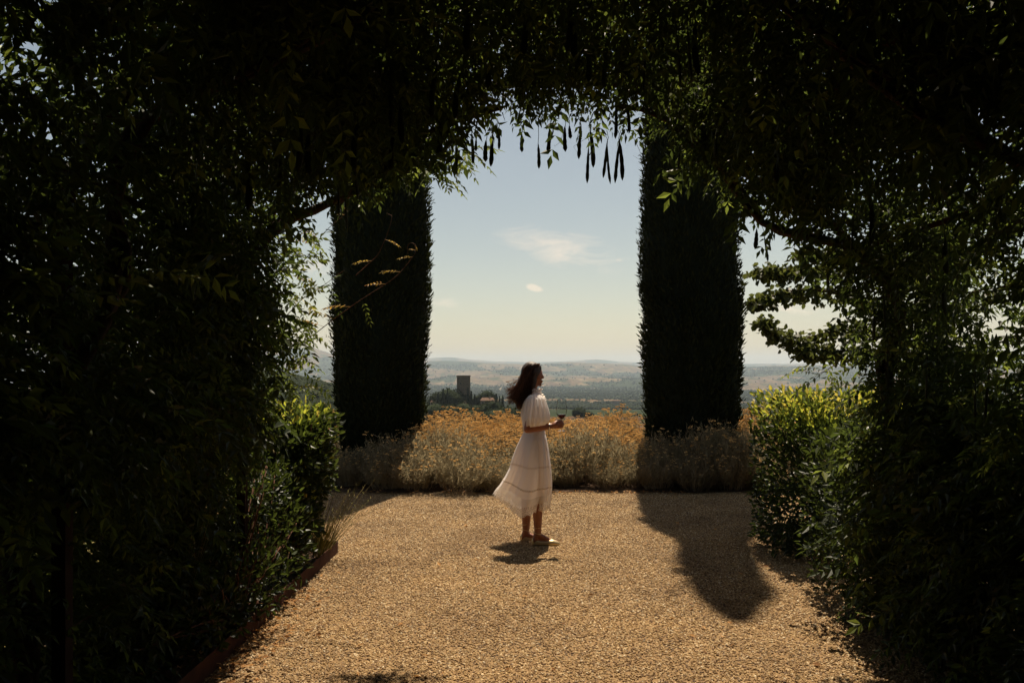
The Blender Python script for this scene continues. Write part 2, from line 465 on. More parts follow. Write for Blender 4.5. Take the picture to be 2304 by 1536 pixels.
ter = link(bpy.data.objects.new('terrain', np_mesh('terrain', tv, None, TQ, M_LAND, wood_mask(TX, TY).ravel(), True)))
tag(ter, 'rolling Tuscan farmland with straw fields and distant hills', kind='structure')

# ------------------------------------------------------------------ garden floor
M_GRAVBASE = noise_mat('gravel_bed', (.11, .065, .03), (.21, .13, .062), 70, 0.95, 0.8, 6, c3=(.26, .17, .085), bscale=120, bdist=.01)
M_SOIL = noise_mat('soil', (.045, .028, .018), (.10, .06, .035), 9, 1.0, 0.8, 8, bscale=45, bdist=.03)
M_STEEL = noise_mat('weathered_steel', (.016, .007, .005), (.055, .020, .010), 6, 0.85, 0.25, 8, c3=(.042, .014, .007), bscale=90, bdist=.003)
GX0, GX1, GY0, GY1 = -1.62, 3.6, -6.0, 10.45
def sheet(name, x0, x1, y0, y1, z, mat, nx, ny, amp, kind='structure'):
    xs, ys = np.linspace(x0, x1, nx), np.linspace(y0, y1, ny)
    X, Y = np.meshgrid(xs, ys, indexing='ij')
    Z = z + (fbm(X * 1.3 + 7, Y * 1.3, 5, 5) - .5) * amp
    i, j = np.meshgrid(np.arange(nx - 1), np.arange(ny - 1), indexing='ij')
    q = np.stack([i * ny + j, (i + 1) * ny + j, (i + 1) * ny + j + 1, i * ny + j + 1], -1).reshape(-1, 4)
    o = link(bpy.data.objects.new(name, np_mesh(name, np.stack([X, Y, Z], -1).reshape(-1, 3), None, q, mat, None, True)))
    return tag(o, kind=kind)
def gz(x, y): return (fbm(np.asarray(x) * 1.3 + 7, np.asarray(y) * 1.3, 5, 5) - .5) * 0.045
sheet('gravel_path', GX0, GX1, GY0, GY1 + .12, 0.0, M_GRAVBASE, 90, 320, 0.045)
sheet('gravel_path', -3.6, GX0 + .002, 7.1, GY1 + .15, 0.0, M_GRAVBASE, 40, 70, 0.045)
sheet('planting_soil', -2.75, GX0 - .01, -6, 7.08, 0.055, M_SOIL, 20, 120, 0.05)
sheet('planting_soil', -4.4, 4.6, 10.5, 15.3, 0.012, M_SOIL, 80, 50, 0.04)
sheet('planting_soil', 2.95, 3.9, -6, 8.3, 0.02, M_SOIL, 20, 120, 0.03)

# pebbles of the gravel: uncountable, one object
npeb = 225000
pxs = rng.uniform(-1.62, 3.0, npeb); pys = 3.3 + (10.55 - 3.3) * rng.random(npeb) ** 1.0
ex = rng.random(9000); exy = rng.random(9000)
pxs = np.concatenate([pxs, -3.2 + 1.6 * ex]); pys = np.concatenate([pys, 7.15 + 3.4 * exy])
ptm = np_mesh('gravel', np.stack([pxs, pys, gz(pxs, pys) + rng.uniform(-.002, .004, len(pxs))], -1))
gravel = link(bpy.data.objects.new('gravel', ptm))
tag(gravel, 'loose tan gravel covering the path', kind='stuff')
m, N, L, out = new_mat('pebble')
oi = N.new('ShaderNodeObjectInfo')
rp = ramp(N, [(0, (.08, .045, .022)), (.15, (.17, .10, .048)), (.45, (.27, .168, .069)), (.75, (.34, .226, .101)), (.93, (.45, .33, .185)), (1, (.50, .42, .29))])
L.new(oi.outputs['Random'], rp.inputs[0])
pb = N.new('ShaderNodeBsdfPrincipled'); pb.inputs['Roughness'].default_value = .75; pb.inputs['Specular IOR Level'].default_value = .3
gn2 = N.new('ShaderNodeTexNoise'); gn2.inputs['Scale'].default_value = 1.1; gn2.inputs['Detail'].default_value = 5; gn2.inputs['Roughness'].default_value = .65
L.new(oi.outputs['Location'], gn2.inputs['Vector'])
gv = ramp(N, [(.34, (.70, .66, .62)), (.5, (1, 1, 1)), (.68, (1.18, 1.15, 1.08))]); L.new(gn2.outputs[0], gv.inputs[0])
gmx = N.new('ShaderNodeMix'); gmx.data_type = 'RGBA'; gmx.blend_type = 'MULTIPLY'; gmx.inputs[0].default_value = 1
L.new(rp.outputs[0], gmx.inputs[6]); L.new(gv.outputs[0], gmx.inputs[7])
L.new(gmx.outputs[2], pb.inputs['Base Color']); L.new(pb.outputs[0], out.inputs[0])
M_PEB = m
ng = bpy.data.node_groups.new('scatter_pebbles', 'GeometryNodeTree')
ng.interface.new_socket('Geometry', in_out='INPUT', socket_type='NodeSocketGeometry')
ng.interface.new_socket('Geometry', in_out='OUTPUT', socket_type='NodeSocketGeometry')
gi, go = ng.nodes.new('NodeGroupInput'), ng.nodes.new('NodeGroupOutput')
iop = ng.nodes.new('GeometryNodeInstanceOnPoints')
ico = ng.nodes.new('GeometryNodeMeshIcoSphere'); ico.inputs['Radius'].default_value = 1.0; ico.inputs['Subdivisions'].default_value = 1
smt = ng.nodes.new('GeometryNodeSetMaterial'); smt.inputs['Material'].default_value = M_PEB
rr = ng.nodes.new('FunctionNodeRandomValue'); rr.data_type = 'FLOAT_VECTOR'
rr.inputs[0].default_value = (0, 0, 0); rr.inputs[1].default_value = (.7, .7, 6.28)
rs = ng.nodes.new('FunctionNodeRandomValue'); rs.data_type = 'FLOAT_VECTOR'
rs.inputs[0].default_value = (.0045, .0035, .003); rs.inputs[1].default_value = (.012, .009, .0065)
rs.inputs['Seed'].default_value = 5
ng.links.new(ico.outputs[0], smt.inputs[0]); ng.links.new(smt.outputs[0], iop.inputs['Instance'])
ng.links.new(gi.outputs[0], iop.inputs['Points']); ng.links.new(rr.outputs[0], iop.inputs['Rotation']); ng.links.new(rs.outputs[0], iop.inputs['Scale'])
ng.links.new(iop.outputs[0], go.inputs[0])
md = gravel.modifiers.new('scatter', 'NODES'); md.node_group = ng

# weathered steel edging of the left bed
ed = empty('steel_edging', (-1.6, 5.0, 0.0))
tag(ed, 'rusted steel edging strip along the left planting bed', 'edging')
for (a, b) in (((-1.535, 7.07), (-1.585, 5.2)), ((-1.586, 5.19), (-1.64, 3.2)), ((-1.64, 3.19), (-1.7, -2.0)), ((-1.545, 7.078), (-2.75, 7.12))):
    a, b = np.array(a), np.array(b); c = (a + b) / 2; ln_ = np.linalg.norm(b - a)
    mb = MB(); add_box(mb, (c[0], c[1], 0.045), (0.008, ln_, 0.13), math.atan2(b[1] - a[1], b[0] - a[0]) - math.pi / 2)
    mb.build('edging_panel', M_STEEL, ed)

# ------------------------------------------------------------------ materials of the plants
M_WIST = leaf_mat('wisteria_leaf', [(0, (.010, .016, .005)), (.6, (.018, .029, .008)), (.84, (.042, .062, .013)), (1, (.11, .13, .022))], (.24, .30, .04), .33, .55, .22, .22)  # the few bright stops paint sunlit specks among dark leaves
M_WISTY = leaf_mat('young_wisteria_leaf', [(0, (.10, .10, .02)), (.5, (.20, .13, .025)), (1, (.26, .12, .03))], (.60, .40, .07), .5, .5, .3)
M_GLOSSY = leaf_mat('glossy_shrub_leaf', [(0, (.008, .014, .004)), (.5, (.014, .024, .005)), (.66, (.035, .052, .009)), (.80, (.18, .21, .022)), (.97, (.30, .29, .035)), (1, (.34, .28, .05))], (.34, .38, .04), .30, .45, .28, .12)  # dark stops carry the shaded body, bright stops the sunlit top
M_ROUND = leaf_mat('tree_leaf', [(0, (.016, .024, .008)), (.6, (.03, .042, .012)), (1, (.05, .055, .016))], (.18, .20, .04), .3, .55, .3)
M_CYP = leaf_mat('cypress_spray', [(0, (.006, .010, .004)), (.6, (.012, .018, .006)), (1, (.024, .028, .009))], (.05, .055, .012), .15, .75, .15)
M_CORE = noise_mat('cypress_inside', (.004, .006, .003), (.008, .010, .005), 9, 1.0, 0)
M_CURRY = leaf_mat('curry_plant_leaf', [(0, (.075, .056, .032)), (.35, (.15, .118, .068)), (.7, (.21, .178, .11)), (1, (.32, .275, .185))], (.36, .30, .17), .30, .85, .1)
M_FLOW = leaf_mat('dried_flower', [(0, (.33, .205, .08)), (.5, (.53, .38, .175)), (.92, (.64, .50, .27)), (1, (.50, .24, .115))], (.68, .49, .22), .38, .9, .1)
M_STALK = noise_mat('dry_stalk', (.17, .13, .08), (.28, .23, .15), 30, .9, 0)
M_BARK = noise_mat('bark', (.028, .018, .012), (.075, .05, .034), 16, .95, .7, 8, bscale=60, bdist=.02)
M_STEM = noise_mat('red_brown_stem', (.06, .028, .016), (.13, .06, .035), 22, .85, .2)
M_POD = noise_mat('seed_pod_skin', (.020, .024, .010), (.04, .042, .016), 30, .8, .2)
M_GRASS = leaf_mat('dry_grass', [(0, (.06, .075, .02)), (.5, (.15, .13, .05)), (1, (.30, .23, .11))], (.30, .28, .10), .3, .8, .1)
M_LITTER = leaf_mat('fallen_leaf', [(0, (.10, .045, .018)), (.5, (.26, .13, .045)), (1, (.40, .22, .08))], (.4, .2, .05), .25, .8, .2)

# ------------------------------------------------------------------ steel pergola
# inside outline of the leafy tunnel (x, z), from the left foot over the crown to the right foot
ARCH = np.array([(-1.68, 0.05), (-1.64, .7), (-1.57, 1.41), (-1.585, 1.81), (-1.55, 2.32), (-1.43, 2.56), (-1.21, 2.70), (-.92, 2.84), (-.60, 2.97), (-.30, 3.19),
                 (-.06, 3.30), (.35, 3.32), (.77, 3.30), (.93, 3.19), (1.25, 2.90), (1.64, 2.58), (2.08, 2.36), (2.34, 1.98), (2.27, 1.40), (2.22, .7), (2.26, .05)])
ARCH = np.stack([ARCH[:, 0] * .955, np.where(ARCH[:, 1] > EYE, EYE + (ARCH[:, 1] - EYE) * .955, ARCH[:, 1])], -1)
seg = np.linalg.norm(np.diff(ARCH, axis=0), axis=1); ARL = np.concatenate([[0], np.cumsum(seg)])
def arch_at(s):
    s = np.asarray(s) * ARL[-1]
    x, z = np.interp(s, ARL, ARCH[:, 0]), np.interp(s, ARL, ARCH[:, 1])
    e = 0.12
    tx = np.interp(s + e, ARL, ARCH[:, 0]) - np.interp(s - e, ARL, ARCH[:, 0]); tz = np.interp(s + e, ARL, ARCH[:, 1]) - np.interp(s - e, ARL, ARCH[:, 1])
    n = np.hypot(tx, tz)
    return x, z, -tz / n, tx / n      # outward normal: left wall points to -x, roof points up

M_POST = noise_mat('dark_rusted_steel', (.014, .006, .004), (.03, .011, .006), 14, 0.9, 0.25, 8, bscale=90, bdist=.003)
pg = empty('pergola', (0.3, 2.0, 0.0))
tag(pg, 'rusted steel arched pergola frame buried under the wisteria', 'pergola')
POST_Y = [5.3, 3.18, 0.9, -1.4, -3.7]
for yy in POST_Y:
    for xx in (-1.78, 2.48):
        mb = MB(); add_box(mb, (xx, yy, 1.2), (.055, .055, 2.4)); mb.build('post', M_POST, pg)
    s = np.linspace(.24, .76, 30); x, z, nx_, nz_ = arch_at(s)
    path = np.stack([x + nx_ * .28, np.full(30, yy), z + nz_ * .28], -1)
    mb = MB(); add_tube(mb, path, .028, 6); mb.build('hoop', M_STEEL, pg)
for s in (.26, .36, .45, .55, .64, .74):
    x, z, nx_, nz_ = arch_at(s)
    mb = MB(); add_tube(mb, np.array([[x + nx_ * .24, yy, z + nz_ * .24] for yy in (-4.2, 0, 5.3)]), .016, 5); mb.build('purlin', M_STEEL, pg)
for xx in (-1.84, 2.54):
    for zz in (.55, 1.05, 1.55, 2.05):
        mb = MB(); add_tube(mb, np.array([[xx, -4.2, zz], [xx, 0, zz], [xx, 5.3, zz]]), .003, 4); mb.build('wire', M_STEEL, pg)

# ------------------------------------------------------------------ wisteria trained over the pergola
def wist_density(s, y, d):
    """how thick the foliage is at a place along the arch"""
    x, z, _, _ = arch_at(s)
    k = np.ones_like(s)
    left, right = s < .5, s >= .5
    k *= np.where(z < .9, .55, 1.0)
    thinl = np.exp(-((y - 3.15) / .55) ** 2) * np.exp(-((z - 1.95) / .45) ** 2)
    k *= np.where(left, (1 - .75 * thinl) * (1 - .93 * np.exp(-((y - 2.85) / .5) ** 2) * np.exp(-((z - 1.08) / .26) ** 2)), 1)
    thinr = np.exp(-((y - 3.95) / .62) ** 2) * np.exp(-((z - 1.85) / .5) ** 2)
    k *= np.where(right, 1 - .94 * thinr, 1)
    return k

def wisteria_leaves(side, n, y0, y1, length, mb_main, mb_young=None):
    s = rng.uniform(0.0, .5, n) if side < 0 else rng.uniform(.5, 1.0, n)
    y = rng.uniform(y0, y1, n)
    roof = (s > .28) & (s < .72)
    th = np.where(roof, .62, .5)
    d = th * rng.random(n) ** 1.15
    x, z, nx_, nz_ = arch_at(s)
    edge = (fbm(s * 34 + side, y * 2.1, 13, 3) - .5) * .20 + np.where(roof, .165, .08) + np.where((s < .5) & (z < 1.35), .22 * sstep(1.35, 1.0, z), 0)
    pts = np.stack([x + nx_ * (d + edge), y, z + nz_ * (d + edge)], -1)
    clump = noise3(pts, 2.3, 3.1) + .6 * noise3(pts, 5.5, 9.7)
    keep = (rng.random(n) < wist_density(s, y, d)) & (clump > (-0.47 if side < 0 else -0.38)) & (rng.random(n) < np.where(noise3(pts, 1.25, 5.5) < -.16, .68, 1.0))
    pts, nx_, nz_, d, s, y = pts[keep], nx_[keep], nz_[keep], d[keep], s[keep], y[keep]
    k = len(pts)
    inner = d < .16
    ax = rng.normal(size=(k, 3)) * .8
    ax += np.stack([-nx_ * np.where(inner, .5, -.3), np.zeros(k), -nz_ * np.where(inner, .4, -.35)], -1)
    ax[:, 2] -= .25
    ax[:, 1] -= np.where(y > y1 - .3, .5, 0)
    nr_ = unit(np.array([0, .25, 1.0]) + rng.normal(size=(k, 3)) * .45)
    compound(mb_main, pts, ax, nr_, length * np.where(rng.random(k) < .12, 1.45, 1.0) * rng.uniform(.65, 1.2, k), 5)

VINES = []
for side, lab in ((-1, 'wisteria on the left side of the leafy tunnel, framing the opening'), (1, 'wisteria on the right side of the leafy tunnel, thick with hanging pods')):
    root = empty('wisteria', (-1.95 if side < 0 else 2.62, 4.2, 0.03))
    tag(root, lab, 'wisteria')
    mb = MB()
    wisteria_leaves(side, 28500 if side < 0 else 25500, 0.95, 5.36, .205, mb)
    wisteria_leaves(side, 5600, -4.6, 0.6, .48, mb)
    # unseen leaf curtain added at the rear of the tunnel to keep light out
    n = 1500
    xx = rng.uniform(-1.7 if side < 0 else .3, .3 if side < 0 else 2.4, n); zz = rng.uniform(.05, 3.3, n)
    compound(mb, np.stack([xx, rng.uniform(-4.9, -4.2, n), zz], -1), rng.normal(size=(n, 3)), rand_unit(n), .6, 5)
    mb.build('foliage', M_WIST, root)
    # twisted trunks and limbs
    for yy in (4.9, 3.0, 0.7):
        x0 = -1.86 if side < 0 else 2.56
        s0 = np.linspace(.03, .46, 26); ss = s0 if side < 0 else 1 - s0
        x, z, nx_, nz_ = arch_at(ss)
        o = .10 + .06 * np.sin(s0 * 40 + yy) + .26 * sstep(1.9, 1.1, z)
        pth = np.stack([x + nx_ * o, yy + .12 * np.sin(s0 * 31 + yy * 2) + (s0 - .03) * .6, z + nz_ * o], -1); pth[0, 2] = 0.02
        mb = MB(); add_tube(mb, pth, np.linspace(.05, .014, 26) * (1 + .15 * np.sin(s0 * 90)), 7)
        pth2 = pth + np.stack([.05 * np.sin(s0 * 60), .05 * np.cos(s0 * 60), 0 * s0], -1)
        add_tube(mb, pth2, np.linspace(.03, .008, 26), 6)
        mb.build('trunk', M_BARK, root, True)
    VINES.append(root)

# seed pods: velvety, flat, hanging from thin stalks (image position of top and tip, depth, half width)
def pod_mesh(name, Lp, w, bend, stalk):
    t = np.linspace(0, 1, 14)
    prof = np.interp(t, [0, .06, .25, .6, .85, .95, 1], [.14, .3, .72, .95, 1.0, .65, .08]) * (1 + .10 * np.sin(t * 26 + bend * 40))
    a = np.linspace(0, 2 * np.pi, 8, endpoint=False)
    cx = bend * Lp * np.sin(t * math.pi * .9)
    rings = np.stack([np.stack([cx[i] + w * prof[i] * np.cos(a), w * .38 * prof[i] * np.sin(a), np.full(8, -stalk - Lp * t[i])], -1) for i in range(14)])
    mb = MB(); V, T, Q = loft_arrays(rings, True, True, True); mb.add(V, T, Q)
    add_tube(mb, np.array([[.012 * math.sin(stalk * 90), 0, .02], [.006, 0, -stalk * .5], [0, 0, -stalk - .004]]), .0022, 4)
    return mb.mesh(name, M_POD, True)
PODS = [(1027, 318, 392, 4.5), (1060, 300, 372, 5), (1072, 310, 340, 4), (1094, 315, 364, 6), (1107, 305, 378, 6.5), (1122, 290, 336, 4.5), (1118, 285, 312, 4), (1174, 300, 345, 5), (1210, 322, 379, 5.5),
        (1238, 285, 346, 5.5), (1271, 285, 344, 5.5), (1307, 292, 358, 5.5), (1326, 290, 376, 6), (1325, 330, 415, 4.5), (1365, 325, 415, 4.5), (1368, 318, 400, 4.5), (1391, 310, 408, 5.5), (1397, 312, 414, 5), (1279, 282, 312, 5),
        (1704, 515, 560, 6), (1717, 530, 590, 5), (1812, 560, 620, 5)]
for i, (px, y0, y1, w) in enumerate(PODS):
    Y = 5.32 + .05 * math.sin(i * 2.3)
    a, b = P(px, y0, Y), P(px, y1, Y)
    st = .05 if i != 8 else .10
    root = VINES[0] if a[0] < .3 else VINES[1]
    o = bpy.data.objects.new('seed_pod', pod_mesh('seed_pod', a[2] - b[2], w * Y / FPX * .88, .03 * math.sin(i * 1.7), st))
    link(o, root); o.location = Vector(a + np.array([0, 0, st])) - root.location
    o.rotation_euler = (R(6 * math.sin(i * 4.3)), R(7 * math.sin(i * 3.1)), .6 * math.sin(i))
protos = [pod_mesh('hanging_pod', l_, .017, b_, .06) for l_, b_ in ((.17, .03), (.22, -.04), (.26, .05))]
for i in range(44):
    s = random.uniform(.30, .84); y = random.uniform(3.6, 5.2)
    x, z, _, _ = arch_at(s)
    root = VINES[0] if x < .3 else VINES[1]
    o = link(bpy.data.objects.new('seed_pod', protos[i % 3]), root)
    o.location = Vector((float(x), y, float(z) + .12)) - root.location
    o.rotation_euler = (R(random.uniform(-6, 6)), R(random.uniform(-6, 6)), random.uniform(0, 6))

def shoot(root, pix, Y, leaves, lightened=True, r0=.0035, name='shoot'):
    """a long whip of new growth with a few pinnate leaves: (t along whip, direction in image, length)"""
    pts = np.array([P(px, py, Y + .02 * k) for k, (px, py) in enumerate(pix)])
    t = np.linspace(0, 1, len(pts)); tt = np.linspace(0, 1, 48)
    path = np.stack([np.interp(tt, t, pts[:, k]) for k in range(3)], -1)
    for _ in range(3): path[1:-1] = (path[:-2] + path[1:-1] * 2 + path[2:]) / 4
    mb = MB(); add_tube(mb, path, np.linspace(r0, r0 * .35, 48), 5)
    ob = mb.build(name, M_STEM, root, True)
    for (f, dx, dz, ln_, yng) in leaves:
        p = path[int(f * 47)][None]
        mb = MB(); compound(mb, p, np.array([[dx, random.uniform(-.5, .2), dz]]), np.array([[0.1, -.5, 1]]), ln_, 5, .055, .02, np.array([random.random()]), droop=.3)
        add_tube(mb, np.array([p[0], p[0] + unit(np.array([dx, 0, dz])) * ln_ * .9 - np.array([0, 0, .2 * ln_])]), .0012, 4, False)
        mb.build('pinnate_leaf', M_WISTY if yng else M_WIST, root)
shoot(VINES[0], [(655, 782), (700, 758), (745, 722), (800, 682), (850, 650), (890, 625), (920, 590), (936, 568), (936, 550), (925, 545), (916, 552), (918, 572)], 5.75,
      [(.05, .6, .3, .2, 0), (.1, -.3, .7, .22, 0), (.16, -.6, .35, .2, 1), (.2, -.7, .45, .24, 1), (.27, -.9, .25, .2, 1), (.31, .3, -.6, .15, 0), (.42, -1, .25, .13, 1), (.5, -1, .3, .14, 1), (.6, -1, .15, .10, 1), (.68, -.8, .4, .05, 1), (.76, .3, -.6, .04, 1)])
shoot(VINES[0], [(640, 625), (690, 580), (705, 560), (725, 528), (750, 503), (775, 484), (782, 474)], 5.7,
      [(.1, .4, -.5, .2, 0), (.2, -.5, .4, .2, 0), (.4, -.9, .5, .16, 1), (.45, -.7, .7, .14, 1), (.55, .6, .2, .08, 0), (.86, -.6, .2, .05, 1), (.97, -.2, .6, .04, 1)])
shoot(VINES[0], [(640, 715), (680, 672), (705, 657), (735, 637), (760, 618), (775, 608)], 5.8,
      [(.2, .4, .6, .2, 0), (.3, .5, .4, .24, 0), (.35, -.5, .5, .2, 0), (.5, -.6, .6, .2, 1), (.6, .4, -.6, .2, 0), (.7, .4, .3, .12, 0)])
shoot(VINES[0], [(800, 620), (850, 575), (868, 535), (880, 500), (882, 485), (870, 480)], 5.7, [(.15, -.8, .1, .12, 1), (.4, .6, -.1, .1, 1)])
shoot(VINES[1], [(2304, 372), (2240, 374), (2205, 370), (2170, 352), (2150, 320), (2155, 295), (2170, 280)], 4.0, [(.9, .3, .6, .05, 1)])
shoot(VINES[1], [(1880, 820), (1850, 838), (1826, 850)], 5.7, [(.3, -.6, -.3, .24, 0), (.4, -.7, .3, .2, 0), (.7, -.8, .4, .18, 0)])
shoot(VINES[1], [(1420, 300), (1440, 340), (1442, 362), (1425, 350)], 5.6, [], r0=.0018)
shoot(VINES[1], [(1345, 290), (1312, 316), (1290, 330), (1300, 345)], 5.6, [], r0=.0015)
shoot(VINES[1], [(1270, 285), (1262, 318), (1248, 330), (1247, 326)], 5.6, [], r0=.0015)
# leaves along the left edge of the opening, sunlight added as a brighter colour
M_WISTLIT = leaf_mat('sunlit_wisteria_leaf', [(0, (.03, .045, .010)), (.6, (.06, .085, .016)), (1, (.13, .12, .02))], (.34, .38, .05), .36, .5, .3, .3)
fringe = MB()
for (px, py, sp, k) in ((668, 560, 18, 10), (645, 640, 18, 11), (695, 610, 14, 3), (638, 720, 18, 11), (685, 700, 12, 3), (645, 790, 20, 13), (672, 835, 14, 7), (635, 860, 22, 16), (672, 755, 14, 5), (635, 560, 20, 12), (980, 380, 18, 12), (1050, 345, 14, 10), (1868, 832, 22, 12)):
    c = P(px, py, 5.5)
    pp = c + rng.normal(size=(k, 3)) * np.array([sp, 30, sp * 1.1]) * 5.5 / FPX
    ax_ = rng.normal(size=(k, 3)) * .7 + np.array([.5 if px < 1100 else -.5, .1, -.3])
    compound(fringe, pp, ax_, np.array([0, -.2, 1]) + rng.normal(size=(k, 3)) * .4, rng.uniform(.12, .22, k), 5)
fringe.build('sunlit_foliage', M_WISTLIT, VINES[0])
# single leaves with a bright tone, caught light painted into the colour
for (px, py, Y, dx) in ((150, 620, 3.0, 1), (120, 660, 2.9, 1), (70, 750, 3.0, 1), (300, 610, 3.3, 1), (30, 960, 3.1, 1), (1000, 380, 5.6, -1), (985, 375, 5.62, .6), (1045, 330, 5.62, .5), (1040, 360, 5.6, -.6)):
    p = P(px, py, Y)[None]
    mb = MB(); compound(mb, p, np.array([[dx, .2, .12]]), np.array([[0, -.4, 1]]), .24, 5, .075, .03, np.array([.9]), droop=.2)
    mb.build('pinnate_leaf', M_WIST, VINES[0] if p[0, 0] < .3 else VINES[1])

# ------------------------------------------------------------------ the two columnar cypresses
def cypress(x, y, h, prof, label, seed):
    root = empty('cypress_tree', (x, y, 0.03)); tag(root, label, 'tree', 'cypress pair framing the view')
    mb = MB(); add_tube(mb, np.array([[x, y, .0], [x + .01, y, h * .4], [x, y, h * .93]]), np.array([.13, .09, .02]), 9)
    for k in range(26):
        a = k * 2.4; z0 = .3 + k * h * .032
        add_tube(mb, np.array([[x, y, z0], [x + .35 * math.cos(a), y + .35 * math.sin(a), z0 + .5], [x + .5 * math.cos(a), y + .5 * math.sin(a), z0 + 1.3]]), np.array([.03, .02, .006]), 5)
    mb.build('trunk', M_BARK, root, True)
    zs = np.linspace(.28, h, 150); a = np.linspace(0, 2 * np.pi, 72, endpoint=False)
    def rad_at(z, an):
        r = np.interp(z, [p[0] for p in prof], [p[1] for p in prof])
        hi = np.interp(z, [0, 5, 9, 14], [1, 1, 2.6, 4.0])
        return .965 * r * (1 + .085 * hi * (fbm(an * 3.2 / 1.0 + seed, z * .9, seed, 4) - .5) * 2 + .03 * hi * np.sin(an * 7 + z * .8 + seed) + .03 * np.sin(z * 1.7 + seed * 3 + an) + .02 * np.sin(z * 4.3 + an * 2 + seed))
    rings = []
    for z in zs:
        r = rad_at(np.full(72, z), np.minimum(a, 2 * np.pi - a)) - .06
        r = np.maximum(r, .01)
        rings.append(np.stack([x + r * np.cos(a), y + r * np.sin(a), np.full(72, z)], -1))
    mb = MB(); V, T, Q = loft_arrays(np.array(rings), True, True, True); mb.add(V, T, Q, .1)
    n = 52000
    an = rng.uniform(0, 2 * np.pi, n); z = .2 + (h - .2) * rng.random(n) ** 1.15
    r = rad_at(z, np.minimum(an, 2 * np.pi - an)) - .10 + .085 * rng.random(n) ** .7
    d = np.stack([np.cos(an), np.sin(an), np.zeros(n)], -1)
    base = np.stack([x + r * np.cos(an), y + r * np.sin(an), z], -1)
    axis = d * rng.uniform(.15, .9, n)[:, None] + np.array([0, 0, 1.0]) + rng.normal(size=(n, 3)) * .35
    add_leaves(mb, base, axis, d + rng.normal(size=(n, 3)) * .5, rng.uniform(.05, .12, n), rng.uniform(.018, .035, n))
    for k in range(90):      # uneven tufts standing proud of the clipped surface
        a0, z0 = rng.uniform(0, 2 * np.pi), .6 + (h - 1.2) * rng.random() ** 1.2
        q = 70; an = a0 + rng.normal(size=q) * .13; z = z0 + rng.normal(size=q) * .16
        r = rad_at(z, np.minimum(an % (2 * np.pi), 2 * np.pi - an % (2 * np.pi))) - .03 + .07 * rng.random(q) * np.exp(-((an - a0) / .16) ** 2)
        d = np.stack([np.cos(an), np.sin(an), np.zeros(q)], -1)
        add_leaves(mb, np.stack([x + r * np.cos(an), y + r * np.sin(an), z], -1), d * .5 + np.array([0, 0, 1.0]) + rng.normal(size=(q, 3)) * .4, d + rng.normal(size=(q, 3)) * .5, rng.uniform(.05, .13, q), rng.uniform(.018, .035, q), .5 + .5 * rng.random(q))
    n = 320      # stray sprigs that break the outline
    an = rng.uniform(0, 2 * np.pi, n); z = rng.uniform(.5, h * .9, n); r = rad_at(z, np.minimum(an, 2 * np.pi - an)) - .03
    d = np.stack([np.cos(an), np.sin(an), np.zeros(n)], -1)
    for k in range(5):
        add_leaves(mb, np.stack([x + r * np.cos(an), y + r * np.sin(an), z], -1) + (d * .9 + np.array([0, 0, .5])) * .022 * k, d + np.array([0, 0, .6]) + rng.normal(size=(n, 3)) * .6, rand_unit(n), .05, .014)
    mb.build('crown', M_CYP, root)
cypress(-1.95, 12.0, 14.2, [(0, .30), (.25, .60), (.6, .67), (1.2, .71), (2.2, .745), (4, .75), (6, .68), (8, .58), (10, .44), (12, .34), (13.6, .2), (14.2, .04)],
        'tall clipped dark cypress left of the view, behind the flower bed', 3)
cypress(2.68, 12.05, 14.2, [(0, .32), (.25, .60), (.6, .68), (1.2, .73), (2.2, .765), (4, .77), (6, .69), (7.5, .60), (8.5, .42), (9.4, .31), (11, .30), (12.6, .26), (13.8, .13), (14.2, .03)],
        'tall clipped dark cypress right of the woman, casting its shadow on the gravel', 8)

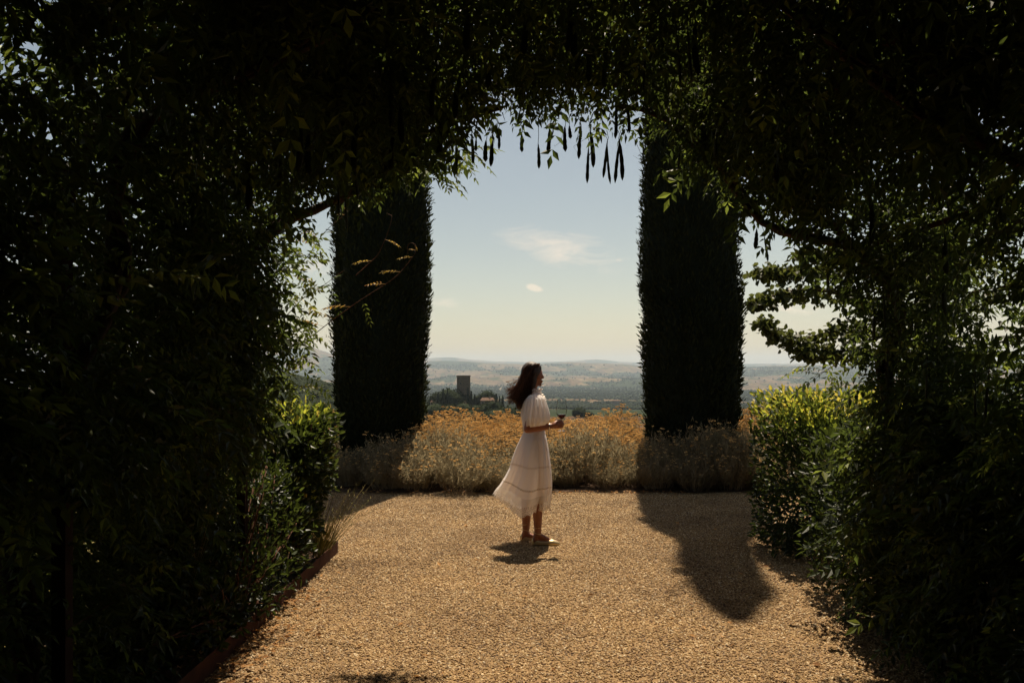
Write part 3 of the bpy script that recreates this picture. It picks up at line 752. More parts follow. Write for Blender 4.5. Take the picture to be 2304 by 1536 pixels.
# ------------------------------------------------------------------ glossy shrubs at the mouth of the tunnel
def shrub(name, label, boxes, n, lit, L_=.055, stems=(), cat='shrub', mat=None, base=None, boxy=.55, rag=.16):
    base = base if base is not None else (np.mean([b[0] for b in boxes]), np.mean([b[1] for b in boxes]), .03)
    root = empty(name, base); tag(root, label, cat)
    mb = MB(); sb = MB()
    vol = np.array([b[3] * b[4] + b[3] * b[5] + b[4] * b[5] for b in boxes]); cnt = (vol / vol.sum() * n).astype(int)
    for (cx_, cy_, cz_, rx, ry, rz), k in zip(boxes, cnt):
        u = rng.normal(size=(k, 3)); u = np.sign(u) * np.abs(u) ** .7; u = unit(u) ; sq = np.max(np.abs(u), axis=1, keepdims=True)
        u = u / (sq ** boxy)
        rr_ = rng.random(k) ** .28
        nz_ = noise3(u * 2.0 + np.array([cx_, cy_, cz_]), 2.2, 1.3)
        p = u * rr_[:, None] * (1 + rag * nz_)[:, None] * np.array([rx, ry, rz]) + np.array([cx_, cy_, cz_])
        ok = p[:, 2] > .06
        p, u = p[ok], u[ok]; k2 = len(p)
        ax = u * .8 + rng.normal(size=(k2, 3)) * .6 + np.array([0, 0, .45])
        nr_ = unit(u * .3 + np.array([0, 0, .8]) + rng.normal(size=(k2, 3)) * .6)
        lightened = np.clip((p[:, 2] - (cz_ + rz * .38)) / (rz * .45), 0, 1) * (1.25 if lit else .2)  # upper leaves get a brighter tone, sunlight on the top painted in
        add_round_leaves(mb, p, ax, nr_, L_ * rng.uniform(.6, 1.25, k2), L_ * .48 * rng.uniform(.7, 1.2, k2), np.clip(rng.random(k2) * .62 + lightened * .52 * rng.random(k2) ** .35, 0, 1))
        for q in range(9):
            e = np.array([cx_ + rng.uniform(-.8, .8) * rx, cy_ + rng.uniform(-.8, .8) * ry, cz_ + rng.uniform(.2, .9) * rz])
            b0 = np.array([base[0] + rng.normal() * .08, base[1] + rng.normal() * .08, .02])
            md_ = (b0 + e) / 2 + rng.normal(size=3) * .06
            tt = np.linspace(0, 1, 8)[:, None]
            add_tube(sb, (1 - tt) ** 2 * b0 + 2 * tt * (1 - tt) * md_ + tt ** 2 * e, np.linspace(.011, .003, 8), 5)
    mb.build('foliage', mat or M_GLOSSY, root)
    sb.build('stems', M_STEM, root, True)
    return root
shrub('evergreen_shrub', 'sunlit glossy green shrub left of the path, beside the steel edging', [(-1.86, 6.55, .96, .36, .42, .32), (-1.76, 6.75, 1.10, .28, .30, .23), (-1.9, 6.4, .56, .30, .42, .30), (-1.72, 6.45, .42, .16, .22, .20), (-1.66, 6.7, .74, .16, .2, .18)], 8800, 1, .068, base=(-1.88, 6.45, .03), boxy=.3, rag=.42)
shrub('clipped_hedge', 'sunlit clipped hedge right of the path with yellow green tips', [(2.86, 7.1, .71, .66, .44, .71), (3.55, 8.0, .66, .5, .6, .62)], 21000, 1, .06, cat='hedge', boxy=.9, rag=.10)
shrub('evergreen_shrub', 'dark shaded shrub low under the right side of the tunnel', [(2.58, 5.6, .62, .46, .6, .64), (2.62, 4.6, .55, .46, .7, .6), (2.75, 3.6, .5, .42, .6, .52)], 12000, 0, .06)
shrub('evergreen_shrub', 'shaded leafy shrub under the left side of the tunnel, behind the nearest post', [(-2.05, 4.7, .55, .28, .5, .5), (-2.12, 5.4, .65, .30, .45, .6)], 4600, 0, .06)
shrub('evergreen_shrub', 'low straggly undergrowth spilling over the steel edging in the left bed', [(-1.70, 5.85, .36, .20, .42, .36), (-1.68, 5.2, .26, .18, .40, .26), (-1.74, 4.55, .22, .2, .40, .22), (-1.9, 4.0, .2, .2, .4, .2), (-1.78, 5.6, .75, .2, .35, .25)], 3800, 0, .055, boxy=.2, rag=.5)
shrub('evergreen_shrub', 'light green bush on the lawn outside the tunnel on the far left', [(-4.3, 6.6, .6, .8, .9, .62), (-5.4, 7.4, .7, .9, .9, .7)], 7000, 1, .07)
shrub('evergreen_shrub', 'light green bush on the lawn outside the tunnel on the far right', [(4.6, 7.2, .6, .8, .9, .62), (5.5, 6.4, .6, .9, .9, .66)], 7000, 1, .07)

# ------------------------------------------------------------------ small leafy tree behind the right of the tunnel
tr = empty('leafy_tree', (4.9, 9.4, -.02)); tag(tr, 'small tree with drooping leafy boughs reaching left beside the right cypress', 'tree')
mb = MB()
add_tube(mb, np.array([[4.9, 9.4, 0], [4.85, 9.35, 1.0], [4.9, 9.3, 2.2], [5.0, 9.3, 3.4]]), np.array([.11, .09, .07, .03]), 8)
bough_pix = [[(2120, 700), (1980, 690), (1880, 655), (1790, 650), (1720, 672), (1692, 680)], [(2120, 760), (1980, 745), (1900, 735), (1830, 760), (1770, 765), (1735, 740), (1712, 715)],
             [(2100, 640), (1960, 610), (1860, 600), (1770, 610), (1700, 605)], [(2140, 620), (2010, 560), (1900, 560), (1800, 570)], [(2140, 800), (2010, 800), (1920, 790), (1830, 790), (1800, 785)], [(2140, 560), (2060, 480), (1960, 460)],
             [(2150, 700), (2260, 640), (2380, 640)], [(2150, 800), (2280, 800), (2400, 840)], [(2150, 620), (2260, 500), (2350, 440)]]
lb = MB()
for bi, pix in enumerate(bough_pix):
    pts = np.array([P(px, py, 9.2 + .25 * math.sin(bi * 2.1) - .05 * k) for k, (px, py) in enumerate(pix)])
    pts = np.concatenate([[[4.9, 9.35, pts[0][2] - .3]], pts]); tt = np.linspace(0, 1, 26)
    path = np.stack([np.interp(tt, np.linspace(0, 1, len(pts)), pts[:, k]) for k in range(3)], -1)
    for _ in range(3): path[1:-1] = (path[:-2] + 2 * path[1:-1] + path[2:]) / 4
    add_tube(mb, path, np.linspace(.035, .005, 26), 5)
    n = 1000 if bi < 6 else 260
    f = rng.random(n) ** .8
    p = np.stack([np.interp(f, tt, path[:, k]) for k in range(3)], -1)
    p += rng.normal(size=(n, 3)) * np.array([.065, .10, .05]) * (1.7 - 1.0 * f)[:, None]; p[:, 2] -= .03
    ok = noise3(p, 3.6, bi) > -.30
    p = p[ok]; k = len(p)
    add_round_leaves(lb, p, rng.normal(size=(k, 3)) + np.array([-.2, 0, -.7]), unit(np.array([0, .2, 1]) + rng.normal(size=(k, 3)) * .6), rng.uniform(.05, .09, k), rng.uniform(.045, .08, k))
mb.build('trunk', M_BARK, tr, True)
lb.build('crown', M_ROUND, tr)

# ------------------------------------------------------------------ bed of curry plants (grey leaves, dried golden flower heads)
def curry_meshes(seed, r, h, nst, nfl):
    g = np.random.default_rng(seed)
    lf, fl, st = MB(), MB(), MB()
    a = g.uniform(0, 2 * np.pi, nst); q = np.sqrt(g.random(nst))
    bx, by = .55 * r * q * np.cos(a), .55 * r * q * np.sin(a)
    hh = h * (1 - .45 * q ** 2) * g.uniform(.72, 1.05, nst)
    tx, ty = r * q * np.cos(a) + g.normal(size=nst) * .05, r * q * np.sin(a) + g.normal(size=nst) * .05
    for k in range(nst):
        p0, p1 = np.array([bx[k], by[k], 0]), np.array([tx[k], ty[k], hh[k]])
        if k % 3 == 0: add_tube(st, np.array([p0, p1]), np.array([.003, .0014]), 3, False)
    nl = 15
    f = np.repeat(np.linspace(.28, 1.0, nl)[None], nst, 0) + g.normal(size=(nst, nl)) * .03
    base = np.stack([bx[:, None] + (tx - bx)[:, None] * f, by[:, None] + (ty - by)[:, None] * f, hh[:, None] * f], -1).reshape(-1, 3)
    n = len(base)
    an = g.uniform(0, 2 * np.pi, n)
    axis = np.stack([np.cos(an), np.sin(an), g.uniform(.5, 2.2, n)], -1)
    nr_ = g.normal(size=(n, 3))
    lt = np.clip(.55 * np.repeat(g.random(nst), nl) + .45 * g.random(n), 0, 1)
    add_leaves(lf, base, axis, nr_, g.uniform(.045, .085, n), g.uniform(.006, .011, n), lt)
    for k in range(nfl):
        i = g.integers(nst); p1 = np.array([tx[i], ty[i], hh[i] * (1.0 if g.random() < .8 else .8)]) * np.array([1.02, 1.02, 1]); top = p1 + np.array([g.normal() * .03, g.normal() * .03, g.uniform(.03, .13)])
        add_tube(st, np.array([p1 * .9, top]), .0013, 3, False)
        m_ = 8
        ang_ = g.uniform(0, 6.28, m_); rr_ = .021 * np.sqrt(g.random(m_)) * g.uniform(.7, 1.3)
        c = top + np.stack([rr_ * np.cos(ang_), rr_ * np.sin(ang_), .006 - rr_ * .25 + g.normal(size=m_) * .003], -1)
        tone = g.random() * .75
        for cc in c:
            s_ = g.uniform(.005, .0085)
            V = np.array([[1, 0, 0], [0, 1, 0], [-1, 0, 0], [0, -1, 0], [0, 0, 1.1], [0, 0, -.8]]) * s_ + cc
            fl.add(V, [(0, 1, 4), (1, 2, 4), (2, 3, 4), (3, 0, 4), (1, 0, 5), (2, 1, 5), (3, 2, 5), (0, 3, 5)], None, np.clip(tone + g.random() * .25, 0, 1))
    return lf.mesh('foliage', M_CURRY), st.mesh('stalks', M_STALK), fl.mesh('flower_heads', M_FLOW)
FRONT = [curry_meshes(100 + k, .46, .60, 420, 70) for k in range(3)]
BACK = [curry_meshes(200 + k, .44, .72, 300, 600) for k in range(3)]
def place_curry(kind, k, x, y, sc, rot, label, group):
    root = empty('curry_plant', (x, y, .03)); tag(root, label, 'plant', group)
    root.scale = (sc * random.uniform(.9, 1.15), sc * random.uniform(.9, 1.15), sc * random.uniform(.86, 1.14)); root.rotation_euler = (random.uniform(-.14, .14), random.uniform(-.14, .14), rot)
    for nm_, me in zip(('foliage', 'stalks', 'flower_heads'), kind[k % 3]):
        o = link(bpy.data.objects.new(nm_, me), root)
        if nm_ != 'foliage': o['kind'] = 'stuff'
k = 0
for row, yy in enumerate((10.80, 11.2, 11.7, 12.35, 13.0, 13.65, 14.3)):
    for xx in np.arange(-3.3, 4.3, .52):
        x = xx + random.uniform(-.1, .1) + (row % 2) * .26; y = yy + random.uniform(-.2, .16)
        if (abs(x + 1.95) < .62 or abs(x - 2.68) < .62) and abs(y - 12.0) < .62: continue
        if y > 12.5 and (abs(x + 2.05) < .8 or abs(x - 2.8) < .8): continue    # nothing shows behind the cypresses
        shade_l, shade_r = x < -1.55, x > 1.75
        tall = 1.0
        if row <= 1:
            if shade_l: lab, gp = 'grey curry plant in the shade at the foot of the left cypress', 'curry plants shaded by the left cypress'
            elif shade_r: lab, gp = 'grey curry plant in the shade at the foot of the right cypress', 'curry plants shaded by the right cypress'
            else: lab, gp = 'grey-green curry plant along the front edge of the sunlit bed behind the woman', 'curry plants along the front of the bed'
            place_curry(FRONT, k, x, y, random.uniform(.62, 1.3) * (.84 if row == 0 else 1.02), random.uniform(0, 6), lab, gp)
        else:
            if row == 2 and not (shade_l or shade_r): kd = BACK if k % 3 else FRONT
            else: kd = FRONT if (shade_l or shade_r) and row < 4 else BACK
            lab, gp = 'curry plant topped with dried golden flower heads in the rows behind the bed front', 'flowering curry plants at the back of the bed'
            place_curry(kd, k, x, y, random.uniform(.84, 1.0) * np.interp(row, [2, 3, 6], [.98, 1.0, 1.06]), random.uniform(0, 6), lab, gp)
        k += 1

# ------------------------------------------------------------------ grasses, dry stems and leaf litter
mb = MB()
n = 9000
gx = np.concatenate([rng.uniform(-9, -2.8, n), rng.uniform(3.6, 9, n)]); gy = np.concatenate([rng.uniform(2.5, 12, n), rng.uniform(3, 12, n)])
b = np.stack([gx, gy, np.full(2 * n, -.04)], -1)
add_leaves(mb, b, rng.normal(size=(2 * n, 3)) * .35 + np.array([0, 0, 1]), rand_unit(2 * n), rng.uniform(.12, .42, 2 * n), rng.uniform(.006, .014, 2 * n))
tag(mb.build('lawn_grass', M_GRASS), 'dry meadow grass outside the tunnel', kind='stuff')
def tuft(name, label, x, y, n, h, spread, mat, cat='plant', lean=(0, 0), z0=.05):
    root = empty(name, (x, y, z0)); tag(root, label, cat)
    mb = MB()
    for k in range(n):
        a = random.uniform(0, 6.28); q = random.random() ** .5
        tip = np.array([x + lean[0] + spread * q * math.cos(a), y + lean[1] + spread * q * math.sin(a), z0 + h * random.uniform(.55, 1)])
        b0 = np.array([x + .05 * math.cos(a), y + .05 * math.sin(a), z0])
        md_ = (b0 + tip) / 2 + np.array([0, 0, .12 * h])
        tt = np.linspace(0, 1, 6)[:, None]; path = (1 - tt) ** 2 * b0 + 2 * tt * (1 - tt) * md_ + tt ** 2 * tip
        add_tube(mb, path, np.linspace(.0022, .0009, 6), 3, False, r=random.random())
        if k % 2 == 0: add_leaves(mb, path[3:], np.array([0, 0, 1.0]) + rng.normal(size=(3, 3)) * .6, rand_unit(3), .03, .006)
    mb.build('stems', mat, root)
tuft('lavender_clump', 'thin dry flower stems leaning over the gravel at the end of the steel edging', -1.62, 6.75, 80, .62, .30, M_GRASS, lean=(.16, .1))
tuft('lavender_clump', 'low grey-green tuft against the corner of the steel edging', -1.68, 6.92, 160, .30, .16, M_GRASS)
tuft('lavender_clump', 'wispy pale stems in the dark bed on the lower left', -1.95, 4.6, 60, .8, .35, M_GRASS)
tuft('lavender_clump', 'dry stems growing below the shaded left wisteria', -1.9, 5.6, 60, .9, .30, M_GRASS)
mb = MB()
n = 190
lx, ly = -1.58 + np.abs(rng.normal(size=n)) * .13, rng.choice([4.45, 4.8, 5.6], n) + rng.normal(size=n) * .28
lx2, ly2 = rng.uniform(-1.9, -1.66, 160), rng.uniform(3.8, 6.9, 160)
lx3, ly3 = rng.uniform(-1.4, 2.2, 70), 4.0 + 6.2 * rng.random(70) ** 1.5
lx4, ly4 = rng.uniform(-2, 2.2, 160), 10.42 + rng.normal(size=160) * .06
bx_, by_ = np.concatenate([lx, lx2, lx3, lx4]), np.concatenate([ly, ly2, ly3, ly4]); k = len(bx_)
bz_ = np.concatenate([np.full(n, .02), np.full(160, .085), np.full(70, .018), np.full(160, .03)])
add_leaves(mb, np.stack([bx_, by_, bz_], -1), rng.normal(size=(k, 3)) * np.array([1, 1, .15]), np.array([0, 0, 1]) + rng.normal(size=(k, 3)) * .4, rng.uniform(.03, .07, k), rng.uniform(.012, .028, k))
tag(mb.build('leaf_litter', M_LITTER), 'fallen brown leaves along the steel edging', kind='stuff')

# ------------------------------------------------------------------ far trees, the tower and the farmhouses
M_FAR = leaf_mat('far_tree_leaf', [(0, (.010, .015, .007)), (.5, (.019, .027, .012)), (1, (.034, .042, .018))], (.06, .08, .02), .15, .9, .05)
M_FARD = leaf_mat('far_cypress_leaf', [(0, (.010, .016, .009)), (1, (.022, .030, .015))], (.04, .05, .015), .1, .9, .05)
def blob(mb, c, rx, rz, sub=1, seed=0, flakes=0):
    import bmesh
    bm = bmesh.new(); bmesh.ops.create_icosphere(bm, subdivisions=sub, radius=1)
    V = np.array([v.co[:] for v in bm.verts]); T = np.array([[v.index for v in f.verts] for f in bm.faces]); bm.free()
    d = 1 + .22 * noise3(V * 1.7, 1.0, seed) + .12 * noise3(V * 4, 1.0, seed + 5)
    mb.add(V * d[:, None] * np.array([rx, rx, rz]) + c, T, None, np.clip(.45 + .5 * noise3(V * 2.5, 1, seed + 2), 0, 1))
    if flakes:
        u = rand_unit(flakes); dd = 1 + .22 * noise3(u * 1.7, 1.0, seed) + .1
        p = u * dd[:, None] * np.array([rx, rx, rz]) * .97 + c
        s_ = .14 * rx
        add_leaves(mb, p, u + rng.normal(size=(flakes, 3)) * .8, rand_unit(flakes), s_ * rng.uniform(.6, 1.4, flakes), s_ * .8)
def ground(x, y): return float(height(np.array([x]), np.array([y]))[0]) - .05
def far_tree(px, top, Y, wpx, label, group, name='round_tree', slim=False):
    x = (px - 1152) / FPX * Y; zt = EYE - (top - HOR) / FPX * Y; z0 = ground(x, Y); w = wpx / FPX * Y / 2
    root = empty(name, (x, Y, z0)); tag(root, label, 'tree', group)
    h = max(zt - z0, 2.0)
    mb = MB(); add_tube(mb, np.array([[x, Y, z0 - .3], [x, Y, z0 + h * .6]]), np.array([.05 * h * .5 + .1, .08]), 6); mb.build('trunk', M_BARK, root)
    mb = MB()
    if slim:
        zs = np.linspace(.06, 1, 14); a = np.linspace(0, 2 * np.pi, 10, endpoint=False)
        pr = np.interp(zs, [.06, .15, .45, .8, 1], [.5, .9, 1, .6, .04])
        rings = np.stack([np.stack([x + w * p_ * np.cos(a) * (1 + .15 * np.sin(a * 3 + z_ * 20 + px)), Y + w * p_ * np.sin(a), np.full(10, z0 + h * z_)], -1) for z_, p_ in zip(zs, pr)])
        V, T, Q = loft_arrays(rings, True, True, True); mb.add(V, T, Q, .3)
        n = 260; f = rng.uniform(.08, .98, n); an = rng.uniform(0, 6.28, n); r_ = w * np.interp(f, zs, pr)
        add_leaves(mb, np.stack([x + r_ * np.cos(an), Y + r_ * np.sin(an), z0 + h * f], -1), np.stack([np.cos(an) * .5, np.sin(an) * .5, np.ones(n)], -1), rand_unit(n), w * .8, w * .3)
        mb.build('crown', M_FARD, root)
    else:
        blob(mb, np.array([x, Y, zt - h * .42]), w, h * .44, 2, px * .1, 350)
        for q in range(4):
            a = q * 1.6 + px
            blob(mb, np.array([x + w * .6 * math.cos(a), Y + w * .5 * math.sin(a), zt - h * (.5 + .1 * math.sin(q * 3 + px))]), w * .62, h * .34, 2, px * .1 + q, 200)
        mb.build('crown', M_FAR, root)
M_STONE = noise_mat('tower_stone', (.075, .058, .038), (.14, .11, .075), .9, .95, .6, 8, c3=(.11, .088, .06), bscale=3, bdist=.15)
M_ROOF = noise_mat('terracotta_roof', (.10, .058, .038), (.15, .09, .06), 1.2, .9, .5, 6, bscale=4, bdist=.1)
M_PLAST = noise_mat('pale_plaster', (.16, .13, .095), (.22, .18, .135), .6, .9, .2, 6)
M_DARKW = noise_mat('dark_opening', (.015, .013, .01), (.03, .025, .02), 3, .6, 0)
TY0 = 480.0
tx0 = (1043 - 1152) / FPX * TY0; tw = 30 / FPX * TY0; ttop = EYE - (847 - HOR) / FPX * TY0; tb = ground(tx0, TY0) - 1
twr = empty('stone_tower', (tx0, TY0, tb)); tag(twr, 'square medieval stone tower rising above dark trees in the valley', 'tower')
mb = MB(); add_box(mb, (tx0, TY0, (ttop + tb) / 2), (tw, tw, ttop - tb), .06); mb.build('shaft', M_STONE, twr)
mb = MB()
for (dx, dy, sx, sy) in ((0, -1, 1, 0), (0, 1, 1, 0), (-1, 0, 0, 1), (1, 0, 0, 1)):
    add_box(mb, (tx0 + dx * (tw / 2 - .25), TY0 + dy * (tw / 2 - .25), ttop + .35), (tw + .1 if sx else .6, tw + .1 if sy else .6, .7), .06)
mb.build('parapet', M_STONE, twr)
for (fx, fz) in ((-.2, 4.0), (.22, 7.5), (-.05, 11.5)):
    mb = MB(); add_box(mb, (tx0 + fx * tw, TY0 - tw / 2 - .05, ttop - fz), (.55, .5, 1.1), .06); mb.build('window', M_DARKW, twr)
def house(px, pyr, Y, wpx, hpx, label, door=False):
    x = (px - 1152) / FPX * Y; w = wpx / FPX * Y; zr = EYE - (pyr - HOR) / FPX * Y; z0 = ground(x, Y) - .5; hh = max(hpx / FPX * Y, 1.2)
    root = empty('farmhouse', (x, Y, z0)); tag(root, label, 'house')
    dep = w * .6; ze = zr - hh
    mb = MB(); add_box(mb, (x, Y, (z0 + ze) / 2), (w * .94, dep * .92, ze - z0)); mb.build('wall', M_PLAST, root)
    mb = MB(); a, b_ = w / 2, dep / 2
    V = np.array([[-a, -b_, 0], [a, -b_, 0], [a, b_, 0], [-a, b_, 0], [-a * .72, 0, hh], [a * .72, 0, hh], [-a, -b_, -.25], [a, -b_, -.25], [a, b_, -.25], [-a, b_, -.25]]) + np.array([x, Y, ze])
    mb.add(V, [(3, 0, 4), (1, 2, 5)], [(0, 1, 5, 4), (2, 3, 4, 5), (0, 6, 7, 1), (1, 7, 8, 2), (2, 8, 9, 3), (3, 9, 6, 0), (6, 9, 8, 7)]); rf = mb.build('roof', M_ROOF, root)
    mb = MB(); add_box(mb, (x + a * .3, Y - .2, ze + hh * .9), (.8, .8, hh * .9)); mb.build('chimney', M_PLAST, rf)
    for fx in (-.3, 0.02, .3):
        mb = MB(); add_box(mb, (x + fx * w, Y - dep * .46 - .03, ze - 1.3), (.9, .12, 1.3)); mb.build('window', M_DARKW, root)
house(1097, 894, 462, 34, 6.5, 'low farmhouse with a terracotta hipped roof right of the tower')
house(979, 899, 470, 22, 5.5, 'small farmhouse with a terracotta roof partly hidden by the left cypress')
house(1045, 904, 440, 10, 2.5, 'tiny pale outbuilding among the trees below the tower')
house(1385, 899, 1900, 18, 2.0, 'long pale farm shed far out on the valley floor right of the wine glass')
G1, G2, G3 = 'trees around the tower', 'small cypresses around the tower', 'bushy trees below the tower'
for (px, top, w) in ((1010, 876, 56), (985, 884, 40), (1096, 879, 40), (1078, 888, 26), (1030, 882, 34)):
    far_tree(px, top, 470 + px % 9, w, {1010: 'large dark round tree left of the tower', 985: 'dark tree beside the left cypress in the tower grove', 1096: 'round green tree behind the farmhouse roof', 1078: 'small round tree just right of the tower foot', 1030: 'dark tree against the left side of the tower foot'}[px], G1)
ORD = ['leftmost', 'second', 'third', 'fourth', 'fifth', 'sixth', 'seventh', 'eighth', 'ninth', 'tenth', 'eleventh', 'twelfth', 'rightmost']
def nth(px, row, what):
    k = sorted(row).index(px)
    if k == len(row) - 1: return 'rightmost of ' + what
    return ('leftmost of ' if k == 0 else ORD[k] + ' from left of ') + what
SLIM_PX = [997, 1007, 986, 1060, 1053, 1068, 1077, 1117, 1124, 1131, 1048, 1090, 1109]
BUSH_PX = [975, 1010, 1040, 1075, 1108, 1145, 1170, 1000, 1120, 1060]
SAP_PX = list(range(1392, 1446, 6))
for (px, top, w, i) in ((997, 874, 6, 0), (1007, 873, 6, 1), (986, 882, 6, 2), (1060, 880, 8, 3), (1053, 872, 7, 4), (1068, 886, 6, 5), (1077, 890, 5, 6), (1117, 886, 7, 7), (1124, 891, 6, 8), (1131, 890, 7, 9), (1048, 888, 8, 10), (1090, 893, 4, 11), (1109, 892, 4, 12)):
    far_tree(px, top, 452 + i, w, nth(px, SLIM_PX, 'the thin dark cypresses around the stone tower'), G2, 'slim_cypress', True)
for (px, top, w) in ((975, 908, 60), (1010, 912, 40), (1040, 908, 50), (1075, 910, 40), (1108, 904, 56), (1145, 916, 44), (1170, 922, 40), (1000, 924, 60), (1120, 922, 70), (1060, 924, 60)):
    far_tree(px, top, 330 + (px % 7) * 9, w, nth(px, BUSH_PX, 'the bushy green trees below the stone tower'), G3, 'bushy_tree')
far_tree(1303, 917, 520, 30, 'lone rounded bush beyond the flowers beside the wine glass', 'bushes past the flower bed', 'bushy_tree')
far_tree(1325, 926, 500, 20, 'small bush just right of the lone bush beyond the flowers', 'bushes past the flower bed', 'bushy_tree')
for i, px in enumerate(range(1392, 1446, 6)):
    far_tree(px, 929 + .15 * i, 620, 3.2, nth(px, SAP_PX, 'the row of tiny saplings bordering the green field'), 'saplings bordering the green field', 'slim_cypress', True)

# far woods and hedgerows: reads as one mass
base_b = MB(); blob(base_b, np.zeros(3), 1, 1, 1, 3.3)
BV, BT = np.concatenate(base_b.V), np.concatenate(base_b.T)
cand = 76000
aa = np.radians(rng.uniform(-40, 40, cand)); rr_ = np.exp(rng.uniform(math.log(330), math.log(9600), cand))
fx, fy = np.sin(aa) * rr_, np.cos(aa) * rr_
ok = rng.random(cand) < wood_mask(fx, fy) * .9 + .035
near_hill = np.exp(-(((fx + 175) / 120) ** 2 + ((fy - 500) / 150) ** 2)) > .2
fx2, fy2 = -175 + rng.normal(size=2600) * 75, 480 + rng.normal(size=2600) * 95
fx, fy = np.concatenate([fx[ok], fx2]), np.concatenate([fy[ok], fy2])
pxx = 1152 + FPX * fx / fy
keep = ~((pxx > 1150) & (pxx < 1500) & (np.hypot(fx, fy) < 1500)) & ~((np.abs(fx + 22) < 40) & (np.abs(fy - 470) < 90)) & (fy > 260)
fx, fy = fx[keep], fy[keep]; n = len(fx)
fz = height(fx, fy); dist = np.hypot(fx, fy)
sz = rng.uniform(2.2, 4.2, n) * np.interp(dist, [300, 1500, 6000, 9600], [.75, 1.15, 1.9, 3.2])
V = BV[None] * (sz[:, None, None] * np.array([1.05, 1.05, .95])) + np.stack([fx, fy, fz + sz * .55], -1)[:, None]
T = BT[None] + (np.arange(n) * len(BV))[:, None, None]
rv = np.clip(np.repeat(rng.random(n), len(BV)) * .6 + .4 * np.tile(np.concatenate(base_b.r), n), 0, 1)
fw = link(bpy.data.objects.new('distant_woods', np_mesh('distant_woods', V.reshape(-1, 3), T.reshape(-1, 3), None, M_FAR, rv)))
tag(fw, 'distant woods and hedgerow trees across the valley', kind='stuff')

# white farm track bending in the far fields, and the edges of the pale fields
M_TRACK = noise_mat('white_track', (.26, .22, .16), (.33, .28, .21), .05, 1, 0)
def ribbon(name, pts, w, z=.6):
    pts = np.array(pts, float); tt = np.linspace(0, 1, 60)
    p = np.stack([np.interp(tt, np.linspace(0, 1, len(pts)), pts[:, k]) for k in range(2)], -1)
    d = unit(np.gradient(p, axis=0)); nrm_ = np.stack([-d[:, 1], d[:, 0]], -1)
    A_, B_ = p + nrm_ * w / 2, p - nrm_ * w / 2
    za, zb = height(A_[:, 0], A_[:, 1]) + z, height(B_[:, 0], B_[:, 1]) + z
    V = np.concatenate([np.column_stack([A_, za]), np.column_stack([B_, zb])]); i = np.arange(59)
    o = link(bpy.data.objects.new(name, np_mesh(name, V, None, np.stack([i, i + 1, i + 61, i + 60], -1), M_TRACK)))
    tag(o, kind='structure')
def far_xy(px, Y): return ((px - 1152) / FPX * Y, Y)
ribbon('farm_track', [far_xy(1122, 4100), far_xy(1127, 4700), far_xy(1127, 4800), far_xy(1118, 5500)], 14, 2.0)
ribbon('farm_track', [far_xy(1220, 4900), far_xy(1300, 4930), far_xy(1345, 4960)], 45, 2.0)
M_GREENF = noise_mat('green_crop', (.055, .075, .03), (.075, .095, .038), .02, 1, 0)

# ------------------------------------------------------------------ the woman with the glass of red wine
PY0 = 7.5
def U(u, v, dy=0.0):
    """figure outline read off the photograph, placed at her depth"""
    return P(1060 + u / 3.0133, 780 + v / 3.0133, PY0 + dy)
def K(n): return n / 3.0133 / FPX * PY0          # outline units to metres

def capsule(mb, p0, r0, p1, r1, sides=14):
    p0, p1 = np.asarray(p0, float), np.asarray(p1, float); d = p1 - p0; ln_ = np.linalg.norm(d); t = d / ln_
    s = []
    for a in np.linspace(-90, 0, 5): s.append((p0 + t * r0 * math.sin(R(a)), max(r0 * math.cos(R(a)), 1e-4)))
    for f in (.25, .5, .75): s.append((p0 + d * f, r0 + (r1 - r0) * f))
    for a in np.linspace(0, 90, 5): s.append((p1 + t * r1 * math.sin(R(a)), max(r1 * math.cos(R(a)), 1e-4)))
    pts = np.array([x[0] for x in s]); rad_ = np.array([x[1] for x in s])
    ref = np.array([0, 1.0, 0]) if abs(t[1]) < .9 else np.array([1.0, 0, 0])
    u = unit(np.cross(t, ref)); w = np.cross(t, u); a = np.linspace(0, 2 * np.pi, sides, endpoint=False)
    rings = pts[:, None] + rad_[:, None, None] * (np.cos(a)[None, :, None] * u + np.sin(a)[None, :, None] * w)
    V, T, Q = loft_arrays(rings, True, True, True); mb.add(V, T, Q)
def ellipsoid(mb, c, r3, rot=0.0, n=16):
    th = np.linspace(R(-89), R(89), n); a = np.linspace(0, 2 * np.pi, n * 2, endpoint=False)
    rings = np.stack([np.stack([math.cos(t) * np.cos(a), math.cos(t) * np.sin(a), np.full(n * 2, math.sin(t))], -1) for t in th]) * np.asarray(r3)
    ca, sa = math.cos(rot), math.sin(rot)
    rings = np.stack([rings[..., 0] * ca + rings[..., 2] * sa, rings[..., 1], -rings[..., 0] * sa + rings[..., 2] * ca], -1) + np.asarray(c)
    V, T, Q = loft_arrays(rings, True, True, True); mb.add(V, T, Q)
def remesh(mb, name, mat, origin, voxel, smooth_it=5, fac=.5, parent=None):
    me = mb.mesh(name, mat, True, origin)
    tmp = bpy.data.objects.new(name + '_tmp', me); C.objects.link(tmp)
    rm = tmp.modifiers.new('r', 'REMESH'); rm.mode = 'VOXEL'; rm.voxel_size = voxel; rm.use_smooth_shade = True
    sm = tmp.modifiers.new('s', 'SMOOTH'); sm.factor = fac; sm.iterations = smooth_it
    dg = bpy.context.evaluated_depsgraph_get()
    m2 = bpy.data.meshes.new_from_object(tmp.evaluated_get(dg)); m2.name = name
    bpy.data.objects.remove(tmp); bpy.data.meshes.remove(me)
    m2.materials.clear(); m2.materials.append(mat)
    o = bpy.data.objects.new(name, m2)
    return o

